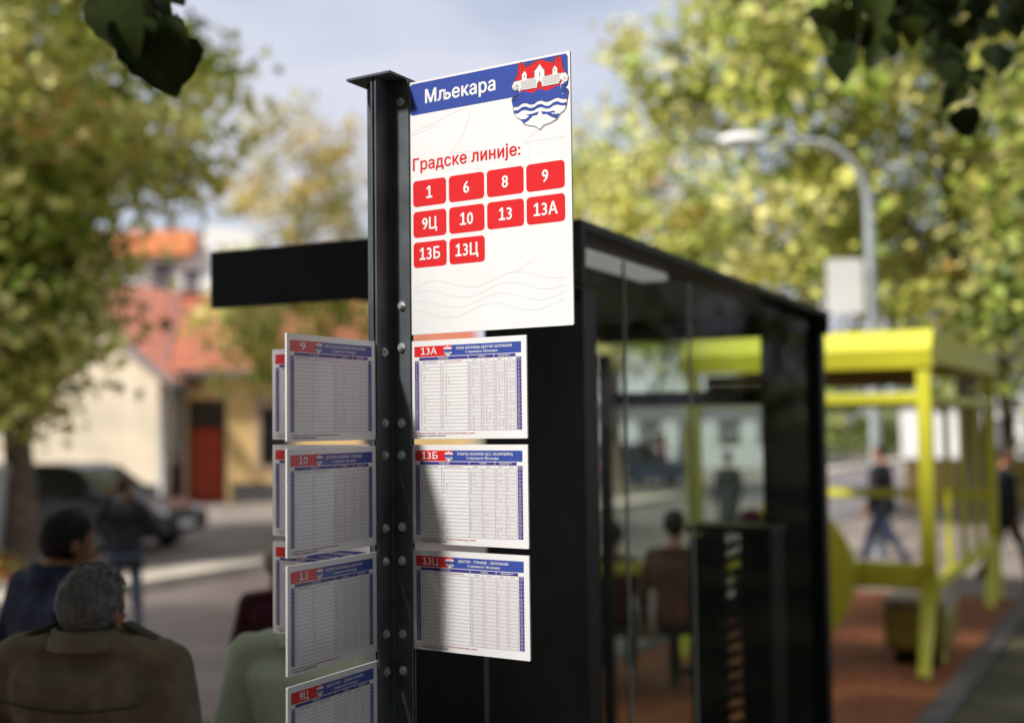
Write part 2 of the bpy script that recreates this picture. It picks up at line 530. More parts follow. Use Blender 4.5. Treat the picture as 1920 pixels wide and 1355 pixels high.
PAL_YG = [((0.82,0.77,0.31), 4.5), ((0.66,0.66,0.15), 4), ((0.32,0.42,0.065), 3.5), ((0.09,0.13,0.022), 2), ((0.62,0.38,0.09), .35)]
PAL_G = [((0.56,0.56,0.14), 3), ((0.30,0.38,0.065), 4), ((0.11,0.155,0.025), 3), ((0.72,0.63,0.24), 2.5), ((0.54,0.30,0.06), .25)]
PAL_DG = [((0.06,0.09,0.02), 4), ((0.10,0.14,0.03), 3), ((0.16,0.18,0.04), 1)]
PAL_Y = [((0.66,0.50,0.16), 4), ((0.52,0.46,0.11), 3), ((0.28,0.30,0.07), 2)]

SIGN_PTS = [Vector((-0.2, 2.7, 2.8)), Vector((0.1, 2.45, 2.85)), Vector((0.0, 2.5, 2.4)), Vector((-.2, 2.65, 2.2)), Vector((0., 2.5, 2.15)), Vector((0.02, 2.5, 1.9)), Vector((2.5,10.9,2.8)), Vector((3.4,10.5,2.8))]
def shades_sign(p, rr):
    rr = rr + .45 if rr > .2 else rr + .3
    for q in SIGN_PTS:
        d = p - q
        t = d.dot(TO_SUN)
        if t > 0.5 and (d - TO_SUN*t).length < rr: return True
    return False

def make_tree(name, label, base, crown, radii, n_clump, per, lsize, pal, seed, trunk_r=0.22, bark=None, crad=0.55,
              group=None, avoid=False, cat='tree', limbs=9, fork=0.45, keep=None, low=None):
    rng = np.random.default_rng(seed)
    rnd = random.Random(seed)
    base = Vector(base); crown = Vector(crown); bark = bark or M_BARK
    root = empty(name, loc=base)
    tag(root, label, cat, group)
    c0 = crown - base
    # trunk with limbs
    mb = MB()
    top = Vector((c0.x*0.9, c0.y*0.9, c0.z + radii[2]*0.35))
    pts, rs = [], []
    for i in range(9):
        t = i/8
        p = Vector((top.x*t*t, top.y*t*t, top.z*t)) + Vector((rnd.uniform(-1,1), rnd.uniform(-1,1), 0))*0.08*(i > 0)
        pts.append(p); rs.append(trunk_r*(1.25 if i == 0 else 1)*(1-0.82*t))
    mb.tube(pts, rs, 10)
    for k in range(limbs):
        t = fork + (0.95-fork)*k/limbs
        i = min(7, int(t*8)); f = t*8 - i
        p0 = pts[i].lerp(pts[i+1], f)
        a = k*2.4 + rnd.uniform(-.4, .4)
        if avoid and shades_sign(base + p0, .1): continue
        e = Vector((c0.x + math.cos(a)*radii[0]*rnd.uniform(.55, .9), c0.y + math.sin(a)*radii[1]*rnd.uniform(.55, .9), c0.z + radii[2]*rnd.uniform(-.45, .7)))
        mid = p0.lerp(e, 0.5) + Vector((rnd.uniform(-.3,.3), rnd.uniform(-.3,.3), 0.25))
        if avoid and any(shades_sign(base + p0.lerp(mid, q/6), .1) or shades_sign(base + mid.lerp(e, q/6), .1) for q in range(7)): continue
        r0 = trunk_r*(1-0.82*t)*0.6
        mb.tube([p0, p0.lerp(mid, .5)+Vector((0,0,.05)), mid, mid.lerp(e, .6), e], [r0, r0*.8, r0*.6, r0*.35, 0.012], 6)
        for j in range(2):
            s0 = p0.lerp(mid, rnd.uniform(.5, 1.0))
            e2 = s0 + Vector((rnd.uniform(-1,1)*radii[0]*.4, rnd.uniform(-1,1)*radii[1]*.4, rnd.uniform(.0,.5)*radii[2]))
            if avoid and any(shades_sign(base + s0.lerp(e2, q/5), .1) for q in range(6)): continue
            mb.tube([s0, s0.lerp(e2,.5)+Vector((0,0,.1)), e2], [r0*.4, r0*.25, .01], 5)
    mb.build('trunk', bark, root)
    # crown: clumps of leaves through the volume, thicker towards the outside, with holes
    C, N, S, K = [], [], [], []
    cols = np.array([p[0] for p in pal]); w = np.array([p[1] for p in pal], float); w /= w.sum()
    made, tries = 0, 0
    off = Vector((seed*3.1, seed*1.7, seed*0.9))
    while made < n_clump and tries < n_clump*12:
        tries += 1
        d = rng.normal(size=3); d /= np.linalg.norm(d)
        r = rng.uniform(0.25, 1.0)**0.55
        lump = 1 + 0.22*noise.noise(Vector(d)*1.8 + off)
        p = Vector((d[0]*radii[0]*r*lump, d[1]*radii[1]*r*lump, d[2]*radii[2]*r*lump))
        if noise.noise(p*0.55 + off) < -0.06 or noise.noise(p*1.3 - off) < -0.25: continue
        if low and made % 4 == 0:      # every fourth clump hangs on the low branches
            p = Vector((d[0]*low[1][0]*r, d[1]*low[1][1]*r, d[2]*low[1][2]*r)) + Vector(low[0]) - crown
        cw = crown + p
        if avoid and shades_sign(cw, 0.62): continue
        if keep and not keep(cw): continue
        made += 1
        k = int(per*rng.uniform(.6, 1.4))
        pc = np.array(p + c0)
        spread = crad*rng.uniform(.6, 1.3)
        q = rng.normal(size=(k, 3))*np.array([spread, spread, spread*.7])*0.55 + pc
        q[:, 2] -= 0.15*np.hypot(q[:, 0]-pc[0], q[:, 1]-pc[1])
        nn = rng.normal(size=(k, 3))*0.75 + np.array([d[0]*.5, d[1]*.5, 0.75])
        tint = rng.choice(len(cols), p=w)
        ci = np.where(rng.random(k) < 0.82, tint, rng.choice(len(cols), size=k, p=w))
        C.append(q); N.append(nn)
        S.append(lsize*rng.uniform(.5, 1.45, size=k))
        K.append(cols[ci]*rng.uniform(.75, 1.2, size=(k, 1)))
    C = np.concatenate(C); N = np.concatenate(N); S = np.concatenate(S); K = np.concatenate(K)
    if avoid:
        ok = np.ones(len(C), bool); W = C + np.array(base); sv = np.array(TO_SUN)
        for q in SIGN_PTS:
            d = W - np.array(q); t = d @ sv
            ok &= np.linalg.norm(d - t[:, None]*sv, axis=1) > .34
        C, N, S, K = C[ok], N[ok], S[ok], K[ok]
    leaf_mesh('crown', C, N, S, K, M_LEAF, root, rng)
    return root

LG = 'linden trees lining the street'
KERB_PTS = [Vector((-4.3,18.4,0)), Vector((-3.9,18.9,0)), Vector((-3.5,19.4,0)), Vector((-4.7,17.8,0))]
def leaves_kerb_lit(c):
    if c.x > -6.3 and 3.2 < c.z < 6.3: return False
    for q in KERB_PTS:
        d = c - q
        t = d.dot(TO_SUN)
        if t > 0 and (d - TO_SUN*t).length < 1.0: return False
    return True
make_tree('linden_tree', 'big leafy linden at the left edge beside the parked dark car', (-7.75,19.4,0), (-9.2,19.2,7.8), (4.6,4.5,6.1), 960, 46, 0.21, PAL_YG, 11, trunk_r=0.25, crad=0.75, fork=0.38, keep=leaves_kerb_lit, low=((-8.6,19.0,4.3), (2.4,2.0,2.2)))
make_tree('linden_tree', 'tall yellowing tree behind the street lamp, crown filling the upper right sky', (9.2,25.0,0), (8.5,25.2,9.6), (5.9,4.9,6.5), 820, 46, 0.22, PAL_YG, 23, trunk_r=0.27, bark=M_BARKD, crad=0.75, fork=0.35)
make_tree('linden_tree', 'tree across the road whose trunk shows through the black shelter glass', (3.0,36,0), (3.4,36,7.4), (3.7,3.7,4.0), 230, 42, 0.24, PAL_YG, 31, trunk_r=0.24, bark=M_BARK, crad=0.8)
make_tree('linden_tree', 'greener tree at the right edge behind the yellow pavilion', (9.3,15.5,0), (8.6,14.6,6.6), (4.0,4.0,4.4), 340, 46, 0.165, PAL_G, 43, trunk_r=0.2, bark=M_BARKD, crad=0.6)
make_tree('linden_tree', 'farther tree low at the right edge above the garden wall', (13.6,34,0), (13.6,34,6.3), (3.8,3.2,3.9), 230, 42, 0.2, PAL_G, 47, trunk_r=0.24, bark=M_BARKD, crad=0.75)
make_tree('autumn_tree', 'distant golden tree rising behind the houses left of the sign pole', at(565,803,62).to_tuple()[:2] + (0,), at(565,345,62), (3.6,3.6,4.4), 110, 40, 0.26, PAL_Y, 53, trunk_r=0.25, crad=0.9, fork=0.6)
make_tree('young_tree', 'small young tree in front of the yellow house, leaves hiding part of its roof', (-4.9,27,0), (-4.75,27,4.35), (2.4,1.5,1.6), 130, 40, 0.16, PAL_YG, 61, trunk_r=0.06, crad=0.45, limbs=5, fork=0.6)
# trees outside the frame on the left that shade the platform and the road
make_tree('shade_tree', 'roadside tree behind the camera shading the waiting people', (-3.9,-1.2,0), (-4.3,0.2,6.9), (4.0,3.8,2.6), 460, 45, 0.17, PAL_G, 71, trunk_r=0.22, crad=0.6, avoid=True)
make_tree('shade_tree', 'tree outside the left edge leaning its crown over the pavement and pavilion', (-3.9,6.2,0), (-1.4,7.2,8.8), (3.0,2.6,2.2), 260, 45, 0.17, PAL_G, 77, trunk_r=0.2, crad=0.6, avoid=True)
make_tree('shade_tree', 'tall street tree outside the left edge shading the road', (-11.2,6.4,0), (-10.6,6.0,10.8), (4.6,4.6,5.0), 190, 45, 0.3, PAL_G, 83, trunk_r=0.3, crad=0.9, avoid=True)
make_tree('shade_tree', 'second tall street tree outside the left edge shading the nearer road', (-14.5,-1.2,0), (-13.5,-1.0,12.0), (5.0,4.8,5.4), 280, 45, 0.3, PAL_G, 89, trunk_r=0.3, crad=0.9, avoid=True)
make_tree('shade_tree', 'tree above the right edge with low hanging sprays', (5.6,1.8,0), (3.2,1.6,7.2), (4.6,4.4,2.4), 330, 42, 0.2, PAL_DG, 97, trunk_r=0.2, crad=0.7, avoid=True, keep=lambda c: c.z > 2.1 + 0.36*c.y + 0.5)  # crown spread wider over the viewer to block sky light from the boards

make_tree('shade_tree', 'dense unseen tree added behind the viewer to dim sky light on the boards', (3.4,-6.0,0), (2.2,-5.5,6.2), (5.0,4.2,4.2), 330, 42, 0.22, PAL_DG, 101, trunk_r=0.25, crad=0.8, avoid=True)  # added out of view so less sky light reaches the left boards
# far wood closing the view down the street
def far_wood():
    rng = np.random.default_rng(5)
    C, N, S, K = [], [], [], []
    cols = np.array([p[0] for p in PAL_DG + PAL_G[:2]])
    for i in range(260):
        x = rng.uniform(-2, 75); y = 96 + rng.uniform(-6, 8) - 0.12*abs(x-20)
        h = 5.5 + 2.5*noise.noise(Vector((x*0.12, 3.3, 0)))
        z = h*rng.uniform(.02, 1)**.8
        k = 26
        C.append(rng.normal(size=(k,3))*np.array([1.0,1.0,.8]) + np.array([x,y,z]))
        N.append(rng.normal(size=(k,3)) + np.array([0,-.4,.6])); S.append(rng.uniform(.5,1.0,size=k))
        K.append(cols[rng.integers(0, len(cols), size=k)])
    o = leaf_mesh('far_wood', np.concatenate(C), np.concatenate(N), np.concatenate(S), np.concatenate(K), M_LEAF, None, rng)
    tag(o, 'dark wood closing the view at the far end of the road', 'wood', kind='stuff')
far_wood()
def rear_shade_belt():  # added out of view to lower ambient light and darken reflections
    rng = np.random.default_rng(15)
    C, N, S, K = [], [], [], []
    cols = np.array([p[0] for p in PAL_DG])
    for i in range(420):
        x = rng.uniform(-26, 30); y = -12 + rng.uniform(-2.5, 2.5) + .012*x*x; z = 9.5*rng.uniform(0, 1)
        k = 24
        C.append(rng.normal(size=(k,3))*np.array([.8,.7,.6]) + np.array([x,y,max(.4,z)])); N.append(rng.normal(size=(k,3)) + np.array([0,.3,.6]))
        S.append(rng.uniform(.4,.8,size=k)); K.append(cols[rng.integers(0,len(cols),size=k)])
    o = leaf_mesh('rear_shade_belt', np.concatenate(C), np.concatenate(N), np.concatenate(S), np.concatenate(K), M_LEAF, None, rng)
    tag(o, 'added belt of unseen dark trees behind the viewer, cutting low sky light', 'wood', kind='stuff')
rear_shade_belt()

def bush(name, label, c, r, n, ls, pal, seed, cat='shrub'):
    rng = np.random.default_rng(seed)
    root = empty(name, loc=(c[0], c[1], 0)); tag(root, label, cat)
    cols = np.array([p[0] for p in pal])
    d = rng.normal(size=(n,3)); d /= np.linalg.norm(d, axis=1)[:,None]
    rr = rng.uniform(.2,1,size=(n,1))**.5
    P = d*rr*np.array(r); P[:,2] = np.abs(P[:,2])
    leaf_mesh('foliage', P, d + np.array([0,0,.5]), ls*rng.uniform(.6,1.3,size=n), cols[rng.integers(0,len(cols),size=n)]*rng.uniform(.7,1.2,size=(n,1)), M_LEAF, root, rng)
    mb = MB()
    for k in range(6):
        a = k*1.05
        mb.tube([(0,0,0),(math.cos(a)*r[0]*.3, math.sin(a)*r[1]*.3, r[2]*.4),(math.cos(a)*r[0]*.6, math.sin(a)*r[1]*.6, r[2]*.75)], [.03,.02,.008], 5)
    mb.build('stem', M_BARKD, root)
    return root
bush('rounded_shrub', 'rounded green shrub by the low ochre garden wall at the right edge', (12.3,29.0), (1.9,.8,1.9), 900, .16, PAL_G, 6)
bush('flowering_shrub', 'low bush with orange tips at the foot of the left linden', (-7.5,17.6), (.7,.5,.45), 500, .09, [((0.14,0.19,0.035),1),((0.34,0.33,0.07),1),((0.5,0.14,0.03),.6)], 3)
hd = at(1640, 800, 70)
bush('hedge', 'long dark hedge far behind the yellow pavilion opening', (hd.x, hd.y), (4.2,1.2,2.6), 1500, .3, PAL_DG, 8, 'hedge')

# ------------------------------------------------------------------ overhanging twigs close to the camera
def leaf_outline(n=9):
    pts = []
    for i in range(n+1):
        t = i/n
        w = 0.47*math.sin(math.pi*min(1, t**0.62))**0.72*(1-0.12*t)
        pts.append((w*(1+0.05*math.sin(i*2.9)), t-0.06*math.sin(math.pi*t*0.5)*(t < .2)))
    return pts
def near_leaf(size, rng):
    half = leaf_outline()
    mb = MB()
    n = len(half)
    curl = rng.uniform(.1,.3); fold = rng.uniform(.1,.35)
    vs = []
    for w, t in half:
        z = -curl*t*t
        vs += [(-w, t, z + w*fold), (-w*.5, t, z+w*.5*fold*.7), (0, t, z), (w*.5, t, z+w*.5*fold*.7), (w, t, z + w*fold)]
    fs = []
    for i in range(n-1):
        for j in range(4):
            a = i*5 + j
            fs.append((a, a+1, a+6, a+5))
    mb.add([tuple(c*size for c in p) for p in vs], fs, 0, True)
    mb.tube([(0,0,0),(0,-.2*size,.03*size),(0,-.42*size,.12*size)], .0016, 5, 1)
    return mb
M_NLEAF = mat('near_leaf_green', (0.030,0.050,0.009), 0.55, 0, 0.2, var=0.3, vscale=30)
M_NLEAF2 = mat('near_leaf_yellowed', (0.17,0.17,0.03), 0.5, 0, 0.3, var=0.3, vscale=30)
M_NLEAF3 = mat('near_leaf_fresh', (0.075,0.11,0.02), 0.5, 0, 0.3, var=0.3, vscale=30)
def twig_thing(name, label, pts, r, leaves, seed):
    rng = random.Random(seed)
    root = empty(name, loc=pts[0]); tag(root, label, 'branch')
    p0 = Vector(pts[0])
    MB().tube([Vector(p)-p0 for p in pts], r, 6).build('twig', M_BARKD, root)
    for (c, size, tipdir, face, m) in leaves:
        o = near_leaf(size, rng).build('leaf', [m, M_BARKD], root)
        y = Vector(tipdir).normalized(); z = Vector(face).normalized()
        x = y.cross(z).normalized(); z = x.cross(y).normalized()
        R3 = Matrix((x, y, z)).transposed().to_4x4()
        o.matrix_local = Matrix.Translation(Vector(c)-p0 - y*size*0.5) @ R3
    return root
lv = [(at(298,108,1.85), .125, (.45,.1,-1), (.1,-1,.2), M_NLEAF), (at(222,40,1.8), .112, (.35,.1,-1), (-.4,-1,.2), M_NLEAF),
      (at(342,112,1.9), .075, (.12,.2,-1), (.5,-.8,.1), M_NLEAF), (at(285,10,1.9), .095, (.75,.1,-.75), (.5,-.8,.4), M_NLEAF),
      (at(196,-24,1.8), .10, (-.1,0,-1), (0,-1,.3), M_NLEAF), (at(300,-50,1.85), .11, (.6,0,-.6), (.3,-1,.3), M_NLEAF), (at(326,62,1.88), .062, (.7,.1,-.9), (.6,-.8,.3), M_NLEAF),
      (at(252,78,1.82), .08, (.3,.1,-1), (.3,-1,.1), M_NLEAF)]
twig_thing('overhanging_twig', 'dark leafy twig hanging into the top left corner close to the viewer', [at(40,-420,1.5), at(130,-200,1.68), at(230,-70,1.88), at(290,-10,1.87), at(318,50,1.87)], [.006,.005,.003,.002,.001], lv, 4)
rl = random.Random(9)
# leafy twig added outside the left edge to shade the boards of the far arm
tl = []
for i in range(85):
    q = Vector((-.30 + rl.uniform(-.13,.10), 2.70, 2.0)) + Vector((-.838,.546,0))*rl.uniform(.05,.26) + Vector((0,0,rl.uniform(-.36,.36)))
    q += TO_SUN*rl.uniform(1.75,2.3)
    tl.append((q, rl.uniform(.09,.13), (rl.uniform(-.6,.6), rl.uniform(-.6,.6), -1), (rl.uniform(-.9,.2), -1, rl.uniform(.2,1)), M_NLEAF))
twig_thing('overhanging_twig', 'leafy twig added outside the left edge to shade the far arm boards', [(-3.4,.9,4.9),(-2.6,1.8,4.4),(-1.95,2.15,3.9),(-1.62,2.1,3.3)], [.02,.014,.008,.003], tl, 14)
def spray(cx, cy, sx, sy, n, D):
    out = []
    for i in range(n):
        px = cx + rl.gauss(0, sx); py = cy + rl.gauss(0, sy)
        out.append((at(px, py, D + rl.uniform(-.5,.5)), rl.uniform(.11,.165), (rl.uniform(-.6,.6), rl.uniform(-.5,.5), -1), (rl.uniform(-.8,.8), -1, rl.uniform(-.2,.8)), M_NLEAF if rl.random() < .5 else M_NLEAF3))
    return out
D2 = 6.0
twig_thing('overhanging_twig', 'dark hanging spray of leaves at the top edge left of the corner spray', [at(1700,-240,D2+.2), at(1660,-80,D2), at(1620,30,D2), at(1600,120,D2)], [.014,.01,.006,.002],
           spray(1650,10,45,45,20,D2) + spray(1592,80,30,38,15,D2), 5)
twig_thing('overhanging_twig', 'large dark spray of leaves hanging in the top right corner', [at(1980,-220,D2+.2), at(1900,-60,D2), at(1830,60,D2), at(1800,200,D2)], [.018,.013,.008,.002],
           spray(1850,10,85,45,34,D2) + spray(1805,115,34,52,20,D2) + spray(1740,40,40,40,10,D2), 6)

# ------------------------------------------------------------------ buildings
def wall_open(mb, L, H, T, ops, mt=0, M=None):
    """wall along +x from 0..L, z 0..H, y 0..T with rectangular openings (x0,x1,z0,z1)"""
    xs = sorted({0, L, *[o[0] for o in ops], *[o[1] for o in ops]})
    for a, b in zip(xs[:-1], xs[1:]):
        cut = sorted([(o[2], o[3]) for o in ops if o[0] < (a+b)/2 < o[1]])
        z = 0
        for c0, c1 in cut:
            if c0 > z: mb.box((a,0,z), (b,T,c0), mt, M)
            z = c1
        if z < H: mb.box((a,0,z), (b,T,H), mt, M)

def window(parent, x0, x1, z0, z1, y=0.0, frame=M_PINKST, mull=1, rails=1, deep=0.12):
    f = MB(); t = 0.07
    f.box((x0,y+deep-.05,z0), (x0+t,y+deep,z1)); f.box((x1-t,y+deep-.05,z0), (x1,y+deep,z1))
    f.box((x0+t,y+deep-.05,z0), (x1-t,y+deep,z0+t)); f.box((x0+t,y+deep-.05,z1-t), (x1-t,y+deep,z1))
    for k in range(mull):
        xm = x0+(x1-x0)*(k+1)/(mull+1); f.box((xm-.025,y+deep-.045,z0+t), (xm+.025,y+deep-.005,z1-t))
    for k in range(rails):
        zm = z0+(z1-z0)*(k+1.3)/(rails+1.3); f.box((x0+t,y+deep-.042,zm-.025), (x1-t,y+deep-.008,zm+.025))
    o = f.build('window', frame, parent)
    MB().box((x0+.01,y+deep+.004,z0+.01), (x1-.01,y+deep+.012,z1-.01)).build('pane', M_PANE, o)
    return o

# yellow house, front along the street
hc = Vector((-9.35, 34.4, 0))
hM = Matrix.Translation(hc) @ Matrix.Rotation(rad(90-80), 4, 'Z')    # local x along the front, local y away from it
house = empty('house', hM)
tag(house, 'single storey ochre house with red tiled roof and red arched door', 'house')
HL, HE, HW, HR = 8.2, 3.65, 4.2, 6.0
mb = MB(); wall_open(mb, HL, HE, .35, [(.30,1.34,0,2.9), (2.3,3.1,1.0,2.65), (5.2,6.0,1.0,2.65)])
mb.build('wall', M_OCHRE, house)
gm = MB()
gm.prism([(0.352,0),(HW*2,0),(HW*2,HE),(HW,HR-.12),(0.352,HE+.1)], 0, .3, M=Matrix(((0,0,1,0),(1,0,0,0),(0,1,0,0),(0,0,0,1))))
gm.build('gable_wall', M_CREAM, house)
bw = MB(); bw.box((.303,HW*2-.35,0), (HL-.303,HW*2,HE)); bw.prism([(0,0),(HW*2,0),(HW*2,HE),(HW,HR-.12),(0,HE)], HL+.002, HL+.3, M=Matrix(((0,0,1,0),(1,0,0,0),(0,1,0,0),(0,0,0,1))))
bw.build('rear_wall', M_CREAM, house)
MB().box((1.50,-.04,0), (HL,-.003,.55)).build('plinth', M_PLINTH, house)
rm = MB()
for s in (0, 1):
    y0 = -.45 if s == 0 else HW*2+.45; ye = HW
    ze = HE - .12
    P = [(-.25,y0,ze),(HL+.5,y0,ze),(HL+.5,ye,HR),(-.25,ye,HR)]
    Q = [(p[0],p[1],p[2]+.16) for p in P]
    rm.add(P+Q, [(0,1,2,3)[::-1],(4,5,6,7),(0,1,5,4),(1,2,6,5),(2,3,7,6),(3,0,4,7)])
rf = rm.build('roof', M_TILE, house)
rows = MB()
sl = math.hypot(HW+.45, HR-HE+.12); nrow = 22
for i in range(nrow):
    t = (i+.02)/nrow
    y = -.45 + (HW+.45)*t; z = HE-.12+.16 + (HR-HE+.12)*t
    rows.box((-.25, y-.02, z+.002), (HL+.5, y+.08, z+.05))
rows.tube([(-.3,HW,HR+.2),(HL+.55,HW,HR+.2)], .14, 8)
tag(rows.build('tile_course', M_TILE, rf), kind='stuff')
ch = MB(); ch.box((6,HW+.6,HR-.6), (6.7,HW+1.2,HR+1.0)); ch.box((5.93,HW+.53,HR+1.003), (6.77,HW+1.27,HR+1.12)); ch.build('chimney', M_CREAM, rf)
gu = MB(); gu.tube([(-.3,-.52,HE-.08),(HL+.5,-.52,HE-.08)], .09, 8); gu.build('gutter', M_GUTTER, house)
dp = MB(); dp.tube([(.14,-.52,HE-.1),(.14,-.1,HE-.5),(.14,-.1,.1)], .09, 8); dp.build('downpipe', M_GUTTER, house)
bg_ = MB()
bg_.add([(-.30,-.5,HE-.13),(-.255,-.5,HE-.13),(-.255,HW,HR+.02),(-.30,HW,HR+.02),(-.30,-.5,HE+.09),(-.255,-.5,HE+.09),(-.255,HW,HR+.24),(-.30,HW,HR+.24)],
        [(0,3,2,1),(4,5,6,7),(0,1,5,4),(1,2,6,5),(2,3,7,6),(3,0,4,7)])
bg_.build('verge_board', M_GUTTER, house)
dd = MB(); dd.box((.39,.2,.02), (1.25,.26,2.08))
for z0, z1 in ((.15,.7),(.8,1.3),(1.4,1.98)):
    dd.box((.47,.18,z0), (1.17,.199,z1), bev=.008)
door = dd.build('door', M_DOOR, house)
MB().tube([(1.18,.17,1.0),(1.18,.12,1.0),(1.08,.12,1.0)], .012, 6).build('handle', M_STEEL, door)
tr = MB(); tr.box((.30,.14,2.12), (1.34,.3,2.9)); tr.box((.30,.14,0), (.385,.3,2.118)); tr.box((1.255,.14,0), (1.34,.3,2.118)); tr.build('transom', M_DARKW, house)
for x0 in (2.3, 5.2):
    window(house, x0, x0+.8, 1.0, 2.65, 0, M_DARKW)
    s = MB(); s.box((x0-.14,-.06,.86), (x0+.94,-.002,1.0)); s.box((x0-.14,-.05,1.003), (x0-.002,-.002,2.65)); s.box((x0+.802,-.05,1.003), (x0+.94,-.002,2.65)); s.box((x0-.14,-.05,2.653), (x0+.94,-.002,2.95)); s.build('window_surround', M_PINKST, house)

# cream gabled house in front of it, left
cM = Matrix.Translation((-9.55, 33.4, 0)) @ Matrix.Rotation(rad(166), 4, 'Z')      # local x to the left along the gable, local y towards the street
cream = empty('gabled_house', cM); tag(cream, 'cream house with broad sunlit gable end facing the street behind the left linden', 'house')
GW, GE, GR = 7.6, 3.55, 6.5
GM = Matrix(((1,0,0,0),(0,0,1,0),(0,1,0,0),(0,0,0,1)))
w = MB(); w.prism([(0,0),(GW,0),(GW,GE),(GW/2,GR),(0,GE)], -.4, 0, M=GM); w.build('gable_wall', M_CREAM, cream)
w = MB(); w.box((0,-9,0),(.35,-.403,GE-.05)); w.box((GW-.35,-9,0),(GW,-.403,GE-.05)); w.box((.353,-9,0),(GW-.353,-8.7,GE)); w.build('side_wall', M_CREAM, cream)
w = MB()
for a, b in (((-.45,GE-.36),(GW/2,GR+.02)), ((GW+.45,GE-.36),(GW/2,GR+.02))):
    w.prism([a, b, (b[0],b[1]+.2), (a[0],a[1]+.2)], -9.2, .22, M=GM)
w.build('roof', M_TILE, cream)
w = MB()
for a, b in (((-.50,GE-.34),(GW/2,GR+.05)), ((GW+.50,GE-.34),(GW/2,GR+.05))):
    w.prism([a, b, (b[0],b[1]+.2), (a[0],a[1]+.2)], .222, .26, M=GM)
w.build('verge_board', M_GUTTER, cream)
w = MB(); w.tube([(-.5,-9.2,GE-.3),(-.5,.2,GE-.3)], .09, 8); w.tube([(-.5,.1,GE-.35),(-.16,.06,GE-.9),(-.12,.06,.1)], .08, 8); w.build('downpipe', M_GUTTER, cream)
for x in (1.6, 4.6):
    w = MB(); w.box((x-.1,.003,1.15),(x+1.2,.05,1.25)); w.build('sill', M_CONC, cream)
    window(cream, x, x+1.1, 1.25, 2.7, -.04, M_WHITEW, deep=.05) if False else None
w = MB(); w.box((0,.003,0),(GW,.04,.6)); w.build('plinth', M_PLINTH, cream)

# orange and white apartment house behind it
ab = empty('apartment_house', Matrix.Translation((-19.5, 58, 0))); tag(ab, 'white and orange apartment house with balcony rising behind the red tiled roof', 'building')
w = MB(); wall_open(w, 7.4, 10.2, .4, [(2.5,3.6,8.3,10.0),(4.0,4.9,8.0,9.6),(2.5,3.6,5.2,6.8)]); w.box((0,.402,0),(.4,9,10.2)); w.box((7.0,.402,0),(7.4,9,10.2)); w.box((.402,8.6,0),(6.998,9,10.2)); w.build('wall', M_WHITEW, ab)
w = MB(); w.box((-.5,-.6,10.25),(4.6,9.4,11.35)); w.build('parapet', M_ORANGEW, ab)
w = MB(); w.prism([(4.65,10.21),(8.1,10.21),(7.1,11.5),(5.0,11.6)], 0, 9, M=Matrix(((1,0,0,0),(0,0,1,0),(0,1,0,0),(0,0,0,1)))); w.build('dormer', M_WHITEW, ab)
w = MB(); w.box((1.6,-1.3,7.2),(4.9,-.01,7.4)); w.box((1.6,-1.3,7.41),(4.9,-1.2,8.3)); bal = w.build('balcony', M_ORANGEW, ab)
MB().tube([(1.6,-1.25,8.4),(4.9,-1.25,8.4)], .04, 6).build('balcony_rail', M_DARKW, bal)
for a, b, c, d in ((2.5,3.6,8.3,10.0),(4.0,4.9,8.0,9.6),(2.5,3.6,5.2,6.8)): window(ab, a, b, c, d, 0, M_WHITEW)

# pale building across the road
pb = empty('office_building', Matrix.Translation((1.2, 56, 0))); tag(pb, 'pale grey flat roofed building seen through the black shelter glass', 'building')
ops = [(x, x+1.1, z, z+1.3) for x in (.9,2.7,4.5,6.3,8.1,9.9) for z in (.9,)]
w = MB(); wall_open(w, 12, 6.0, .4, ops); w.box((0,.402,0),(.4,8,6)); w.box((11.6,.402,0),(12,8,6)); w.build('wall', M_PALEW, pb)
w = MB(); w.box((-.3,-.3,6.003),(12.3,8.3,6.35)); w.build('roof', M_GUTTER, pb)
w = MB(); w.box((-.02,-.5,3.0),(12,-.003,3.22)); w.build('ledge', M_WHITEW, pb)
for o in ops: window(pb, *o, 0, M_WHITEW)
# white low garage
wp = at(1740, 800, 46)
wg = empty('garage', Matrix.Translation((wp.x, wp.y, 0)) @ Matrix.Rotation(rad(-8), 4, 'Z')); tag(wg, 'white low garage block seen between the yellow pavilion posts', 'garage')
w = MB(); wall_open(w, 3.4, 2.75, .3, [(2.2,3.0,0,2.1)]); w.box((0,.302,0),(.3,6,2.75)); w.box((3.1,.302,0),(3.4,6,2.75)); w.build('wall', M_WHITEW, wg)
w = MB(); w.box((-.2,-.25,2.753),(3.6,6.2,2.95)); w.build('roof', M_WHITEW, wg)
w = MB(); w.box((2.2,.1,.02),(3.0,.16,2.1)); w.build('door', M_GUTTER, wg)
wl = at(1870, 840, 30)
lw = empty('boundary_wall', Matrix.Translation((wl.x-2.2, wl.y, 0)) @ Matrix.Rotation(rad(-4), 4, 'Z')); tag(lw, 'low ochre garden wall with pale coping behind the right end of the pavilion', 'wall')
MB().box((0,0,0),(7,.3,1.05)).build('wall_face', M_OCHRE, lw); MB().box((-.05,-.05,1.053),(7.05,.35,1.15)).build('coping', M_CONC, lw)
# pale container at left edge
ct = at(-56, 900, 19.0)
bn = empty('waste_container', loc=(ct.x, ct.y, 0)); tag(bn, 'pale mint waste container cut by the left edge behind the linden', 'container')
w = MB(); w.prism([(-.42,.0),(.42,.0),(.5,1.25),(-.5,1.25)], -.4, .4, M=Matrix(((1,0,0,0),(0,0,1,0),(0,1,0,.22),(0,0,0,1)))); w.build('body', M_PALEW, bn)
w = MB(); w.box((-.54,-.46,1.473),(.54,.46,1.56),bev=.03); w.build('lid', M_WHITEW, bn)
for x in (-.33,.33):
    for y in (-.3,.3): MB().tube([(x-.03,y,.1),(x+.03,y,.1)], .1, 10).build('wheel', M_TYRE, bn)

